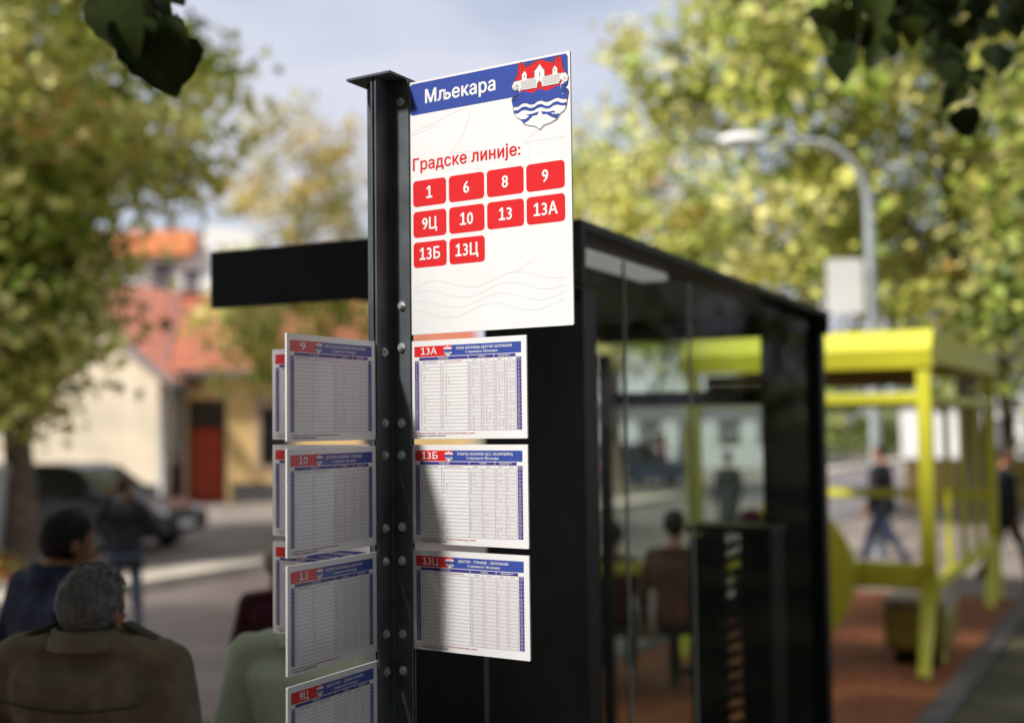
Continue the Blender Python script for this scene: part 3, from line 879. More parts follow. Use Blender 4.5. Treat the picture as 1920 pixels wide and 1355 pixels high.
# ------------------------------------------------------------------ cars
def make_car(name, label, loc, rz, paint, L=4.3, H=1.46, W=1.74, estate=False):
    root = empty(name, loc=loc, rz=rz); tag(root, label, 'car')
    k = L/4.3
    belt = 0.92
    low = [(-2.13,.32),(-2.15,.62),(-2.08,.86),(-1.95,belt),(.95,belt-.02),(1.55,.84),(1.98,.72),(2.12,.58),(2.12,.32),(1.75,.22),(-1.8,.22)]
    low = [(x*k, z) for x, z in low]
    mb = MB()
    xs = []
    n = len(low)
    rings = []
    for y, s, dz in ((-W/2,.985,0), (-W/2+.06,1.0,.0), (W/2-.06,1.0,.0), (W/2,.985,0)):
        rings.append([(x*s, y*(1 if abs(y) < W/2 else 1), z if not (abs(y) >= W/2) else .57+(z-.57)*.93) for x, z in low])
    vs = [p for r in rings for p in r]; fs = []
    for j in range(3):
        for i in range(n):
            i2 = (i+1) % n
            fs.append((j*n+i, j*n+i2, (j+1)*n+i2, (j+1)*n+i))
    fs.append(tuple(range(n))[::-1]); fs.append(tuple(3*n+i for i in range(n)))
    mb.add(vs, fs)
    body = mb.build('body', paint, root)
    rb = -1.95 if estate else -1.45
    cab = [(-2.0 if estate else -1.85, belt-.005), (rb+.1 if estate else -1.2, H-.04), (-.9, H), (.1, H-.01), (.35, H-.08), (1.02, belt-.025)]
    cab = [(x*k, z) for x, z in cab]
    yb, yt = W/2-.05, W/2-.26
    def yy(z): return yb + (yt-yb)*(z-belt)/(H-belt)
    g = MB(); n = len(cab)
    vs = [(x, -yy(z), z) for x, z in cab] + [(x, yy(z), z) for x, z in cab]
    fs = [tuple(range(n)), tuple(n+i for i in range(n))[::-1]] + [(i, n+i, n+i+1, i+1) for i in range(n-1)]
    g.add(vs, fs)
    g.build('window_glass', M_PANE, root)
    rt = MB()
    top = [p for p in cab[1:5]]
    vs = [(x, -yy(z)-.004, z+.004) for x, z in top] + [(x, yy(z)+.004, z+.004) for x, z in top] + [(x, -yy(z-.06)-.006, z-.06) for x, z in top] + [(x, yy(z-.06)+.006, z-.06) for x, z in top]
    m_ = len(top)
    fs = [(i, i+1, m_+i+1, m_+i) for i in range(m_-1)] + [(2*m_+i, 2*m_+i+1, i+1, i) for i in range(m_-1)] + [(m_+i, m_+i+1, 3*m_+i+1, 3*m_+i) for i in range(m_-1)]
    rt.add(vs, fs)
    for sgn in (-1, 1):
        for a, b in ((cab[4], cab[5]), (cab[1], cab[0]), ((-.35*k,H-.03), (-.35*k,belt)), ((-1.15*k,H-.05), (-1.25*k,belt))):
            rt.tube([(a[0], sgn*(yy(a[1])+.004), a[1]), (b[0], sgn*(yy(b[1])+.004), b[1])], .035, 6)
    rt.build('roof', paint, root)
    for sx in (-1.28*k, 1.32*k):
        for sgn in (-1, 1):
            y = sgn*(W/2-.10)
            t = MB(); prof = [(.19,-.1),(.29,-.1),(.32,-.07),(.32,.07),(.29,.1),(.19,.1)]
            vs, fs = [], []
            N_ = 20
            for i in range(N_):
                a = 2*math.pi*i/N_
                for r_, w_ in prof: vs.append((sx+r_*math.cos(a), y+w_, .32-.01+r_*math.sin(a)))
            for i in range(N_):
                for j in range(5):
                    fs.append((i*6+j, ((i+1)%N_)*6+j, ((i+1)%N_)*6+j+1, i*6+j+1))
            t.add(vs, fs, 0, True)
            wh = t.build('wheel', M_TYRE, root)
            r = MB(); r.tube([(sx,y-sgn*.05,.31),(sx,y+sgn*.06,.31)], .2, 16)
            for q in range(5):
                a = q*1.2566
                r.box((.03,-.02,-.03),(.19,.02,.03), M=Matrix.Translation((sx,y+sgn*.075,.31)) @ Matrix.Rotation(a,4,'Y'))
            r.build('rim', M_RIM, wh)
    for sgn in (-1, 1):
        h = MB(); h.sphere((2.0*k, sgn*(W/2-.28), .66), .12, 12, 8, sc=(.8,1.3,.75)); h.build('headlight', M_HLAMP, root)
        h = MB(); h.box((-2.17*k,sgn*(W/2-.3),.66),(-2.07*k,sgn*(W/2-.08),.84),bev=.02); h.build('taillight', M_RED, root)
        h = MB(); h.box((.72*k,sgn*(W/2-.03),.93),(.9*k,sgn*(W/2+.14),1.05),bev=.03); h.build('wing_mirror', paint, root)
    h = MB(); h.box((2.10*k,-.45,.38),(2.15*k,.45,.52),bev=.01); h.build('grille', M_TYRE, root)
    h = MB(); h.box((2.135*k,-.26,.40),(2.16*k,.26,.51)); h.build('number_plate', M_WPRINT, root)
    return root
c1 = at(175, 1000, 22.0)
make_car('parked_car', 'dark blue parked car behind the left linden trunk, facing right', (c1.x-.3, 22.2, 0), rad(-14), M_CARP, L=4.2, H=1.5)
c2 = at(1175, 850, 41)
make_car('parked_car', 'steel blue parked car seen through the shelter glass beside the tree trunk', (c2.x, c2.y, 0), rad(40), M_CARB, L=4.2)

# ------------------------------------------------------------------ street lamp with stop sign
LD = 19.0
lp = at(1640, 800, LD)
KA = LD/14
lam = empty('street_lamp', loc=(lp.x, lp.y, 0)); tag(lam, 'grey galvanised street lamp with curved arm and white flat lamp head', 'street lamp')
zt = at(1640, 262, LD).z
pts = [(0,0,0),(0,0,1.2),(0,0,zt-.85*KA)]
for k in range(1, 8):
    a = rad(90*k/7)
    pts.append((-.62*KA*(1-math.cos(a)), 0, zt-.85*KA+.83*KA*math.sin(a)))
pts += [(-.95*KA,0,zt-.01),(-1.18*KA,0,zt)]
MB().tube(pts, [.10,.09,.075]+[.060]*7+[.05,.048], 12).build('pole', M_GALV, lam)
h = MB(); h.sphere((-1.42*KA,0,zt+.01), .3*KA, 16, 10, sc=(1.0,.5,.30)); hd_ = h.build('lamp_head', M_LAMPW, lam)
h = MB(); h.sphere((-1.45*KA,0,zt-.05*KA), .22*KA, 14, 8, sc=(1.0,.5,.22)); h.build('lamp_glass', M_GLASSC, hd_)
h = MB(); h.tube([(0,0,0),(0,0,.5)], .14, 12); h.build('base', M_POST, lam)
sp = at(1584, 537, LD-.1)
ss = empty('round_cornered_sign', loc=(sp.x, sp.y, sp.z)); tag(ss, 'blank white rectangular sign on a bracket below the street lamp', 'sign')
h = MB(); h.prism(rrect(-.205*KA,-.31*KA,.205*KA,.31*KA,.05), -.015, .015, M=Matrix(((1,0,0,0),(0,0,1,0),(0,1,0,0),(0,0,0,1)))); h.build('panel', M_WHITEW, ss)
h = MB(); h.tube([(.2,.03,.3),(lp.x-sp.x-.02,.07,.3)], .02, 6); h.tube([(.2,.03,-.3),(lp.x-sp.x-.02,.07,-.3)], .018, 6); h.build('bracket', M_GALV, ss)

# ------------------------------------------------------------------ black bus shelter
SAZ = rad(25.8)
shM = Matrix.Translation((0.216, 3.94, 0)) @ Matrix.Rotation(rad(90)-SAZ, 4, 'Z')   # local x along the street, y to the left
sh = empty('bus_shelter', shM); tag(sh, 'black bus shelter with flat roof, wide posts and tinted glass walls', 'bus shelter')
SL, SW, RZ = 3.82, 1.45, 2.752
w = MB(); w.box((0.02,0.02,RZ-.03),(SL-.02,SW-.02,RZ-.003)); w.build('roof', M_BLACK, sh)
for nm, a, b in (('end_fascia',(-.02,-.02,RZ-.21),(.018,SW+.02,RZ)), ('end_fascia',(SL-.018,-.02,RZ-.14),(SL+.02,SW+.02,RZ)), ('side_fascia',(.0185,-.02,RZ-.032),(SL-.0185,.018,RZ)), ('front_fascia',(.0185,SW-.018,RZ-.10),(SL-.0185,SW+.02,RZ))):
    w = MB(); w.box(a, b, bev=.004); w.build(nm, M_BLACK, sh)
w = MB(); w.box((.42,.14,RZ-.058),(1.30,.25,RZ-.032)); w.build('ceiling_light', M_LED, sh)
for x0 in (.03, SL-.15):
    w = MB(); w.box((x0,0.0,0),(x0+.12,.36,RZ-.213 if x0 < 1 else RZ-.145), bev=.006); w.build('post', M_BLACK, sh)
for x0 in (.03, SL-.10):
    w = MB(); w.box((x0,SW-.09,0),(x0+.07,SW-.02,RZ-.213), bev=.004)
    if x0 > 1: w.build('front_post', M_BLACK, sh)
# rear glass wall in three panes
gx = [.17, .54, 1.31, SL-.17]
for i in range(3):
    w = MB(); w.box((gx[i]+.01,.045,.12),(gx[i+1]-.01,.053,RZ-.075)); w.build('glass_pane', M_GLASS, sh)
for x in gx[1:3]:
    w = MB(); w.box((x-.0035,.044,.12),(x+.0035,.054,RZ-.07)); w.build('glazing_seal', M_SEAL, sh)
w = MB(); w.box((.16,.03,.05),(SL-.16,.068,.115)); w.build('bottom_rail', M_BLACK, sh)
w = MB(); w.box((SL-.10,.37,.12),(SL-.092,SW-.1,RZ-.15)); w.build('end_pane', M_GLASSC, sh)
w = MB(); w.box((SL-.13,.365,2.20),(SL-.104,SW-.10,2.29)); w.build('cross_bar', M_BLACK, sh)
w = MB(); w.box((.05,.37,.08),(.09,.86,1.56), bev=.004); w.build('end_panel', M_BLACK, sh)
w = MB(); w.box((.045,.367,.05),(.095,.372,1.6)); w.build('edge_strip', M_STEEL, sh)
# bench in the shelter
bM = shM @ Matrix.Translation((1.0, .28, 0))
bn_ = empty('bench', bM); tag(bn_, 'dark slatted bench inside the black shelter along its rear glass', 'bench')
for k in range(4):
    w = MB(); w.box((0,k*.1,.43),(1.7,k*.1+.085,.465),bev=.005); w.build('slat', M_WOOD, bn_)
for x in (.2,1.45):
    w = MB(); w.box((x,.02,0),(x+.05,.36,.428)); w.build('leg', M_BLACK, bn_)
# louvred litter bin at rear glass
lM = shM @ Matrix.Translation((2.62, .09, 0))
lb = empty('litter_bin', lM); tag(lb, 'tall black litter bin with a column of slanted slots inside the shelter', 'litter bin')
w = MB(); w.box((0,.28,0),(.30,.40,1.50),bev=.005); w.build('side_panel', M_BLACK, lb)
w = MB(); w.box((0,-.03,0),(.30,.13,1.52),bev=.005); w.build('side_panel', M_BLACK, lb)
w = MB(); w.box((-.01,-.04,1.523),(.31,.41,1.56),bev=.005); w.build('lid', M_BLACK, lb)
for k in range(20):
    w = MB(); w.box((-.01,-.073,-.016),(.012,.073,.016), M=Matrix.Translation((.02,.205,.12 + k*.07)) @ Matrix.Rotation(rad(-24),4,'X'))
    w.build('slat', M_BLACK, lb)

# ------------------------------------------------------------------ yellow pavilion
yM = Matrix.Translation(uv(10.85, 1.80)) @ Matrix.Rotation(rad(90)-AZ, 4, 'Z')
yp = empty('yellow_pavilion', yM); tag(yp, 'yellow steel pavilion with open frame and splayed legs on orange paving', 'pavilion')
YL, YW, YZ = 4.3, 2.15, 2.87
w = MB()
prof = [(0,YZ-.30),(.0,YZ-.12),(.03,YZ-.04),(.10,YZ)]
w.add([(0,-.04,YZ-.33),(0,YW+.04,YZ-.33),(-.03,-.04,YZ-.17),(-.03,YW+.04,YZ-.17),(.10,-.04,YZ),(.10,YW+.04,YZ),(.14,-.04,YZ),(.14,YW+.04,YZ),(.14,-.04,YZ-.33),(.14,YW+.04,YZ-.33)],
      [(0,1,3,2),(2,3,5,4),(4,5,7,6),(6,7,9,8),(8,9,1,0),(0,2,4,6,8),(1,9,7,5,3)])
w.build('end_fascia', M_YEL, yp)
w = MB(); w.box((.142,-.04,YZ-.28),(YL,.06,YZ-.01),bev=.01); w.build('side_fascia', M_YEL, yp)
w = MB(); w.box((.142,YW-.06,YZ-.28),(YL,YW+.04,YZ-.01),bev=.01); w.build('side_fascia', M_YEL, yp)
w = MB(); w.box((YL+.002,-.04,YZ-.28),(YL+.10,YW+.04,YZ-.01),bev=.01); w.build('far_fascia', M_YEL, yp)
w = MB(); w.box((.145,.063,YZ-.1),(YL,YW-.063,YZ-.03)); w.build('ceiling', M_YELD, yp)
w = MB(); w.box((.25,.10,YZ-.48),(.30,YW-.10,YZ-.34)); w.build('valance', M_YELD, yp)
for x in (0.02, YL-.1):
    for y in (-.02, YW-.10):
        w = MB(); w.box((x,y,.72),(x+.12,y+.12,YZ-.335 if x < 1 else YZ-.285),bev=.01); pst = w.build('post', M_YEL, yp)
        # splayed legs under each post
        for dx in (-.42,.42):
            l = MB(); l.tube([(x+.06+dx*.05,y+.06,.86),(x+.06+dx*.35,y+.06,.5),(x+.06+dx,y+.06,.0)], [.06,.065,.05], 8); l.build('leg', M_YEL, pst)
for x in (.05,YL-.07):
    w = MB(); w.box((x,.105,2.24),(x+.07,YW-.105,2.33),bev=.008); w.build('cross_beam', M_YEL, yp)
    if x < 1:
        w = MB(); w.box((x,.105,.66),(x+.09,YW-.105,.88),bev=.02); w.build('low_beam', M_YEL, yp)
w = MB(); w.box((YL-.05,.105,1.18),(YL-.01,YW-.105,1.28),bev=.006); w.build('rail', M_YEL, yp)
w = MB(); w.box((.15,-.01,2.24),(YL-.1,.05,2.31),bev=.006); w.build('cross_beam', M_YEL, yp)
for x in (1.0,1.95,2.9):
    w = MB(); w.box((x,-.005,.72),(x+.05,.045,2.238)); w.build('mullion', M_YEL, yp)
w = MB(); w.box((.15,-.02,.64),(YL-.1,.06,.74),bev=.01); w.build('side_rail', M_YEL, yp)
# curved arm panel at left of the opening
w = MB()
outl = [(0,.0),(.05,-.0)]
curve = [(.62,1.36),(.50,1.33),(.36,1.22),(.24,1.05),(.17,.88),(.18,.7),(.24,.5),(.36,.30),(.5,.12),(.62,.02)]
w.prism(curve + [(1.0,.02),(1.0,1.36)], 0, .06, M=Matrix(((0,0,1,-.08),(1,0,0,.45),(0,1,0,0),(0,0,0,1))))
w.build('arm_panel', M_YEL, yp)
# bench block inside pavilion
bb = empty('bench_block', yM @ Matrix.Translation((.16, -.06, 0))); tag(bb, 'low olive box bench with grey top beside the pavilion legs', 'bench')
w = MB(); w.box((0,0,.12),(.75,.52,.50),bev=.05); w.build('body', mat('olive_laminate',(0.26,0.20,0.025),.5,var=.2), bb)
w = MB(); w.box((-.01,-.01,.503),(.76,.53,.55),bev=.015); w.build('seat_top', mat('grey_seat',(0.30,0.26,0.22),.6,var=.1), bb)
w = MB(); w.box((.1,.08,0),(.65,.44,.118)); w.build('plinth', M_BLACK, bb)
# yellow backed seat behind the shelter
qb = at(1195, 1060, 9.6)
yb = empty('yellow_bench', Matrix.Translation((qb.x, qb.y, 0)) @ Matrix.Rotation(rad(4), 4, 'Z')); tag(yb, 'bench with thin yellow back rail beyond the black shelter', 'bench')
w = MB(); w.box((-.6,.0,.93),(1.3,.05,1.02),bev=.01); w.build('back_rail', M_YEL, yb)
for k in range(3):
    w = MB(); w.box((-.6,.1+k*.14,.44),(1.3,.22+k*.14,.475)); w.build('slat', M_WOOD, yb)
for x in (-.5,1.2):
    w = MB(); w.box((x,.0,0),(x+.05,.05,.928)); w.box((x,.0501,.40),(x+.05,.5,.438)); w.box((x,.45,0),(x+.05,.5,.399)); w.build('leg', M_BLACK, yb)
# ------------------------------------------------------------------ people
def hull(pts):
    bm = bmesh.new()
    for p in pts: bm.verts.new(p)
    bmesh.ops.convex_hull(bm, input=bm.verts)
    bmesh.ops.delete(bm, geom=[v for v in bm.verts if not v.link_faces], context='VERTS')
    bm.verts.index_update()
    r = ([v.co.copy() for v in bm.verts], [[v.index for v in f.verts] for f in bm.faces])
    bm.free()
    return r
def ball(c, r, nu=10, nv=7):
    if not isinstance(r, (tuple, list)): r = (r, r, r)
    out = []
    for j in range(nv+1):
        th = math.pi*j/nv
        for i in range(nu):
            ph = 2*math.pi*i/nu
            out.append(Vector((c[0]+r[0]*math.sin(th)*math.cos(ph), c[1]+r[1]*math.sin(th)*math.sin(ph), c[2]+r[2]*math.cos(th))))
    return out

def person(label, loc, rz, height=1.75, top=None, legs=None, skin=None, hairc=(0.03,0.02,0.015), hair='short', pose='stand',
           head_tilt=0.0, head_turn=0.0, voxel=0.014, build=1.0, long_top=0.78, extra=None, arms=None, stride=0.0, seatz=0.45, lean=0.0, drop=0.0, hscale=1.0):
    skin = skin or M_SKIN
    root = empty('person', loc=loc, rz=rz); tag(root, label, 'person')
    el = []   # (points, material index) 0 top 1 legs 2 skin 3 shoe
    S = height/1.755
    sit = pose == 'sit'
    dz = (seatz + .11 - .95) if sit else 0.0
    def T(p): return Vector((p[0], p[1], p[2] + dz))
    B = build
    LM = Matrix.Translation((0,0,.95)) @ Matrix.Rotation(-lean, 4, 'X') @ Matrix.Translation((0,0,-.95))
    def U(p): return T(LM @ Vector(p))
    def cone(a, b, r0, r1, m, f=U): el.append((hull(ball(f(a), r0) + ball(f(b), r1)), m))
    # trunk
    el.append((hull(sum([ball(U((s*.115*B,.0,1.335)), (.085*B,.115,.10)) for s in (-1,1)], []) + sum([ball(U((s*.07*B,.01,1.10)), (.085*B,.115*B,.08)) for s in (-1,1)], [])), 0))
    el.append((hull(sum([ball(U((s*.075*B,.01,1.12)), (.09*B,.12*B,.08)) for s in (-1,1)], []) + sum([ball(U((s*.085*B,.0,.97)), (.095*B,.125*B,.09)) for s in (-1,1)], [])), 0))
    el.append((hull(ball(U((-.175*B,-.01,1.415)), .062) + ball(U((.175*B,-.01,1.415)), .062) + ball(U((0,-.015,1.465)), (.075,.065,.03))), 0))
    if not sit:
        el.append((hull(sum([ball(T((s*.085*B,0,.96)), (.10*B,.13*B,.08)) + ball(T((s*.09*B,0,long_top+.03)), (.105*B,.13*B,.03)) for s in (-1,1)], [])), 0))
    el.append((hull(sum([ball(T((s*.085*B,0,.92)), (.09*B,.115*B,.09)) for s in (-1,1)], [])), 1))
    # neck and head
    hb = Vector((0,-.01,1.50))
    HM = Matrix.Translation((0,0,-drop)) @ Matrix.Translation(hb) @ Matrix.Scale(hscale, 4) @ Matrix.Rotation(head_turn, 4, 'Z') @ Matrix.Rotation(-head_tilt, 4, 'X') @ Matrix.Translation(-hb)
    def H(p): return U(HM @ Vector(p))
    el.append((hull(ball(U((0,-.02,1.475)), .056) + ball(H((0,-.005,1.57)), .055)), 2))
    def hball(c, r): return [H(p) for p in ball(c, r, 14, 10)]
    el.append((hull(hball((0,-.012,1.665), (.075,.096,.090)) + hball((0,.035,1.585), (.052,.055,.048))), 2))
    el.append((hull(hball((0,.075,1.548), (.022,.018,.018)) + hball((0,.045,1.58), (.045,.04,.03))), 2))
    el.append((hull(hball((0,.088,1.655), (.008,.012,.012)) + hball((0,.110,1.618), (.014,.014,.011))), 2))
    el.append((hull(hball((0,.086,1.585), (.024,.010,.010))), 2))
    for s in (-1, 1): el.append((hull(hball((s*.080,-.015,1.635), (.012,.022,.034))), 2))
    # arms
    A = arms or {}
    for s, key in ((-1,'l'), (1,'r')):
        sh_ = (s*.185*B,-.01,1.41); eb, wr = A.get(key, ((s*.245*B,-.04,1.13), (s*.255*B,.07,.89)))
        cone(sh_, eb, .058, .046, 0); cone(eb, wr, .047, .036, 0)
        e_, w_ = Vector(eb), Vector(wr)
        d = (w_-e_).normalized()
        ref = Vector((0,1,0)) if abs(d.y) < .8 else Vector((0,0,1))
        side = d.cross(Vector((s,0,0))).normalized() if abs(d.x) < .9 else d.cross(Vector((0,0,1))).normalized()
        nrm = d.cross(side).normalized()
        pc = w_ + d*.05
        el.append((hull(ball(U(w_+d*.005), .026) + ball(U(pc+side*.022), .018) + ball(U(pc-side*.022), .018)), 2))
        for q, ln in enumerate((.066,.074,.07,.055)):
            b0 = pc + d*.018 + side*(.030-.020*q)
            b1 = b0 + d*ln*.55 + nrm*s*-.006; b2 = b1 + d*ln*.40 + nrm*s*-.022
            el.append((hull(ball(U(b0), .0095,6,5) + ball(U(b1), .009,6,5)), 2)); el.append((hull(ball(U(b1), .009,6,5) + ball(U(b2), .0078,6,5)), 2))
        t0 = w_ + d*.02 + side*.026; t1 = t0 + d*.03 + side*.028
        el.append((hull(ball(U(t0), .012,6,5) + ball(U(t1), .010,6,5)), 2)); el.append((hull(ball(U(t1), .010,6,5) + ball(U(t1+d*.026), .009,6,5)), 2))
    # legs
    for s in (-1, 1):
        if sit:
            hp = (s*.09,.0,.93); kn = (s*.12,.44,.96); an = (s*.12,.42,.95-.41-(seatz-.45))
            f = T
        else:
            st = stride*s
            hp = (s*.088,0,.90); kn = (s*.095,.02+st*.42,.50+abs(st)*.02); an = (s*.095,st*.75-(.1*abs(st) if st < 0 else 0)-.02,.095+(.10 if st < 0 else 0)*min(1, abs(st)*2))
            f = T
        cone(hp, kn, .083*B, .058, 1, f); cone(kn, an, .060, .045, 1, f)
        a_ = Vector(an)
        el.append((hull(ball(T(a_+Vector((0,-.035,-.045))), (.036,.04,.045)) + ball(T(a_+Vector((s*.015,.16,-.062))), (.042,.045,.03)) + ball(T(a_+Vector((0,.01,-.01))), .042)), 3))
    # join, remesh, tag faces by the nearest source point
    mb = MB(); kd_pts = []
    for (vs, fs), m in el:
        mb.add(vs, fs, m)
        kd_pts += [(v, m) for v in vs]
        for f in fs:
            c = sum((vs[i] for i in f), Vector())/len(f); kd_pts.append((c, m))
            for i in f: kd_pts.append(((c+vs[i])/2, m))
    tmp = mb.build('body_source', [M_SHOE])
    md = tmp.modifiers.new('r', 'REMESH'); md.mode = 'VOXEL'; md.voxel_size = voxel; md.use_smooth_shade = True
    sm = tmp.modifiers.new('s', 'SMOOTH'); sm.factor = .5; sm.iterations = 3
    dg = bpy.context.evaluated_depsgraph_get()
    me = bpy.data.meshes.new_from_object(tmp.evaluated_get(dg))
    old = tmp.data; bpy.data.objects.remove(tmp); bpy.data.meshes.remove(old)
    kd = kdtree.KDTree(len(kd_pts))
    for i, (p, m) in enumerate(kd_pts): kd.insert(p, i)
    kd.balance()
    # cloth folds
    nrm = [v.normal.copy() for v in me.vertices]
    co = [v.co.copy() for v in me.vertices]
    out = []
    for p, nn in zip(co, nrm):
        _, i, _ = kd.find(p)
        if kd_pts[i][1] in (0, 1):
            f = noise.noise(Vector((p.x*9, p.y*9, p.z*5))) * .012 + noise.noise(Vector((p.x*24, p.y*24, p.z*9))) * .007
            p = p + nn * f
        out.extend(p)
    me.vertices.foreach_set('co', out)
    me.update()
    me.materials.clear()
    for m in (top, legs, skin, M_SHOE): me.materials.append(m)
    for p in me.polygons:
        _, i, _ = kd.find(p.center)
        mi = kd_pts[i][1]
        if mi == 2 and p.center.z < U((0,0,1.485)).z and abs(p.center.x) < .16 and p.center.z > U((0,0,1.3)).z and p.center.y < .1: mi = 0
        p.material_index = mi; p.use_smooth = True
    me.transform(Matrix.Scale(S, 4))
    me.name = 'body'
    o = bpy.data.objects.new('body', me); col.objects.link(o); o.parent = root
    # eyes
    e = MB()
    for s in (-1, 1): e.sphere(H((s*.029,.071,1.65)), .010, 10, 6)
    for i in range(len(e.v)): e.v[i] = tuple(Vector(e.v[i])*S)
    e.build('eyes', M_EYE, root)
    # hair
    if hair != 'none':
        rng = random.Random(hash(label) % 9999 if False else len(label)*7)
        mh = mat('hair', hairc, .55, 0, .4, var=.35, vscale=25)
        hm = MB()
        nu, nv = 32, 20
        def rad_(ph, th):
            d = Vector((math.sin(th)*math.cos(ph), math.sin(th)*math.sin(ph), math.cos(th)))
            k = 1.07 + .05*noise.noise(d*3.5+Vector((len(label),0,0))) + (.05 if hair in ('full','bob') else 0)
            return Vector((d.x*.078*k, d.y*.098*k-.012, d.z*.094*k+1.668)), d
        def inhair(p):
            q = p - Vector((0,-.012,1.668))
            front = .045 + .0
            if hair == 'bob': return p.z > 1.535 and (q.y < .03 or q.z > .045)
            if hair == 'bald': return q.y < .0 and p.z > 1.575 and q.z < .03
            return (q.y < .015 and p.z > 1.55 + max(0, q.y+.04)*.6) or (q.z > .035 + max(0, q.y)*.25)
        vs, idx = [], {}
        for j in range(nv+1):
            for i in range(nu):
                p, d = rad_(2*math.pi*i/nu, math.pi*j/nv); idx[(j,i)] = len(vs); vs.append(p)
        fs = []
        for j in range(nv):
            for i in range(nu):
                i2 = (i+1) % nu
                q = [idx[(j,i)], idx[(j+1,i)], idx[(j+1,i2)], idx[(j,i2)]]
                if inhair(sum((vs[k] for k in q), Vector())/4): fs.append(q)
        hm.add(vs, fs, 0, True)
        nt_ = 2600 if voxel < .0115 else 260
        c = 0
        while c < nt_:
            ph = rng.uniform(0, 2*math.pi); th = math.acos(rng.uniform(-.9, 1))
            p, d = rad_(ph, th)
            if not inhair(p) or p.y > .03: continue
            c += 1
            t = d.cross(Vector((0,0,1)).cross(d) + Vector((rng.uniform(-.5,.5), rng.uniform(-.5,.5), 0))) if False else Vector((rng.uniform(-.3,.3), rng.uniform(-.2,.2)-.35*d.z, -1.0 + .5*d.z))
            t = (t - d*t.dot(d)).normalized()
            ln = rng.uniform(.02,.04) if hair != 'bob' else rng.uniform(.03,.06)
            w = d.cross(t)*(rng.uniform(.0012,.0028) if nt_ > 1000 else rng.uniform(.003,.006))
            a = p - d*.006
            m1 = p + t*ln*.5 + d*rng.uniform(.002,.006); e1 = p + t*ln + d*rng.uniform(-.002,.003)
            hm.add([a-w, a+w, m1+w*.9, m1-w*.9, e1], [(0,1,2,3),(3,2,4)], 0, True)
        for i in range(len(hm.v)): hm.v[i] = tuple(H(hm.v[i])*S)
        hm.build('hair', mh, root)
    if extra: extra(root, S, U, H)
    return root

def collar(m, r=.075, z=1.47, h=.055, tilt=.02):
    def f(root, S, U, H):
        mb = MB(); n = 20; vs = []
        for k in range(n):
            a = 2*math.pi*k/n
            for rr, dz_ in ((r*1.02, -.015), (r*.98, h), (r*1.12, h-.004), (r*1.3, -.018)):
                vs.append(U((rr*math.cos(a), -.018+rr*.95*math.sin(a)*1.0, z+dz_ - (.03 if math.sin(a) > .5 else 0)))*S)
        fs = []
        for k in range(n):
            for j in range(3):
                k2 = (k+1) % n
                fs.append((k*4+j, k2*4+j, k2*4+j+1, k*4+j+1))
        mb.add(vs, fs, 0, True); mb.build('collar', m, root)
    return f

M_OLIVE = mat('olive_jacket', (0.160,0.124,0.074), .85, var=.2, vscale=12, bump=.4, bscale=60)
M_OLIVED = mat('dark_olive', (0.05,0.042,0.028), .85, var=.2, vscale=12)
M_NAVY = mat('navy_suit', (0.013,0.018,0.055), .8, var=.15, vscale=15)
M_JEANS = mat('jeans', (0.06,0.09,0.16), .85, var=.25, vscale=10)
M_LJEANS = mat('pale_jeans', (0.14,0.19,0.27), .85, var=.2, vscale=10)
M_BLKC = mat('black_cloth', (0.010,0.010,0.013), .85, var=.2, vscale=14)
M_DKGREY = mat('dark_grey_cloth', (0.035,0.035,0.045), .85, var=.25, vscale=14)
M_MAROON = mat('maroon_cloth', (0.07,0.010,0.018), .85, var=.2, vscale=14)
M_REDC = mat('red_cloth', (0.30,0.02,0.025), .85, var=.2, vscale=14)
M_WHC = mat('white_cloth', (0.62,0.62,0.66), .85, var=.06, vscale=14)
M_DGREEN = mat('dark_teal_cloth', (0.018,0.026,0.028), .85, var=.2, vscale=14)
def stripes():
    m = bpy.data.materials.new('mint_striped_cotton'); m.use_nodes = True; nt = m.node_tree
    b = nt.nodes['Principled BSDF']; b.inputs['Roughness'].default_value = .85
    t = nt.nodes.new('ShaderNodeTexCoord'); wv = nt.nodes.new('ShaderNodeTexWave')
    wv.bands_direction = 'X'; wv.inputs['Scale'].default_value = 11.0; wv.inputs['Distortion'].default_value = 1.2; wv.inputs['Detail'].default_value = 1
    r = nt.nodes.new('ShaderNodeValToRGB')
    e = r.color_ramp.elements
    e[0].position = .25; e[0].color = (.50,.60,.50,1)
    e[1].position = .75; e[1].color = (.58,.58,.34,1)
    x = r.color_ramp.elements.new(.5); x.color = (.72,.76,.68,1)
    nt.links.new(t.outputs['Object'], wv.inputs['Vector']); nt.links.new(wv.outputs['Fac'], r.inputs['Fac']); nt.links.new(r.outputs['Color'], b.inputs['Base Color'])
    return m
M_STRIPE = stripes()

def gpt(px, D, z=0.0):
    p = at(px, 800, D); return (p.x, p.y, z)

def olive_extra(root, S, U, H):
    collar(M_OLIVE, .085, 1.466, .032)(root, S, U, H)
    for s in (-1, 1):
        mb = MB(); M = Matrix.Translation(U((s*.150,-.01,1.478))*S) @ Matrix.Rotation(s*rad(24), 4, 'Y')
        mb.box((-.065,-.022,0),(.065,.022,.012), M=M, bev=.004); mb.build('epaulette', M_OLIVED, root)
    mb = MB(); pts = []
    for k in range(15):
        x = -.2 + .4*k/14
        pts.append(U((x, -.118-.012*math.cos(x*7), 1.325-.02*math.cos(x*8)))*S)
    mb.tube(pts, .004, 5); mb.build('yoke_seam', M_OLIVED, root)

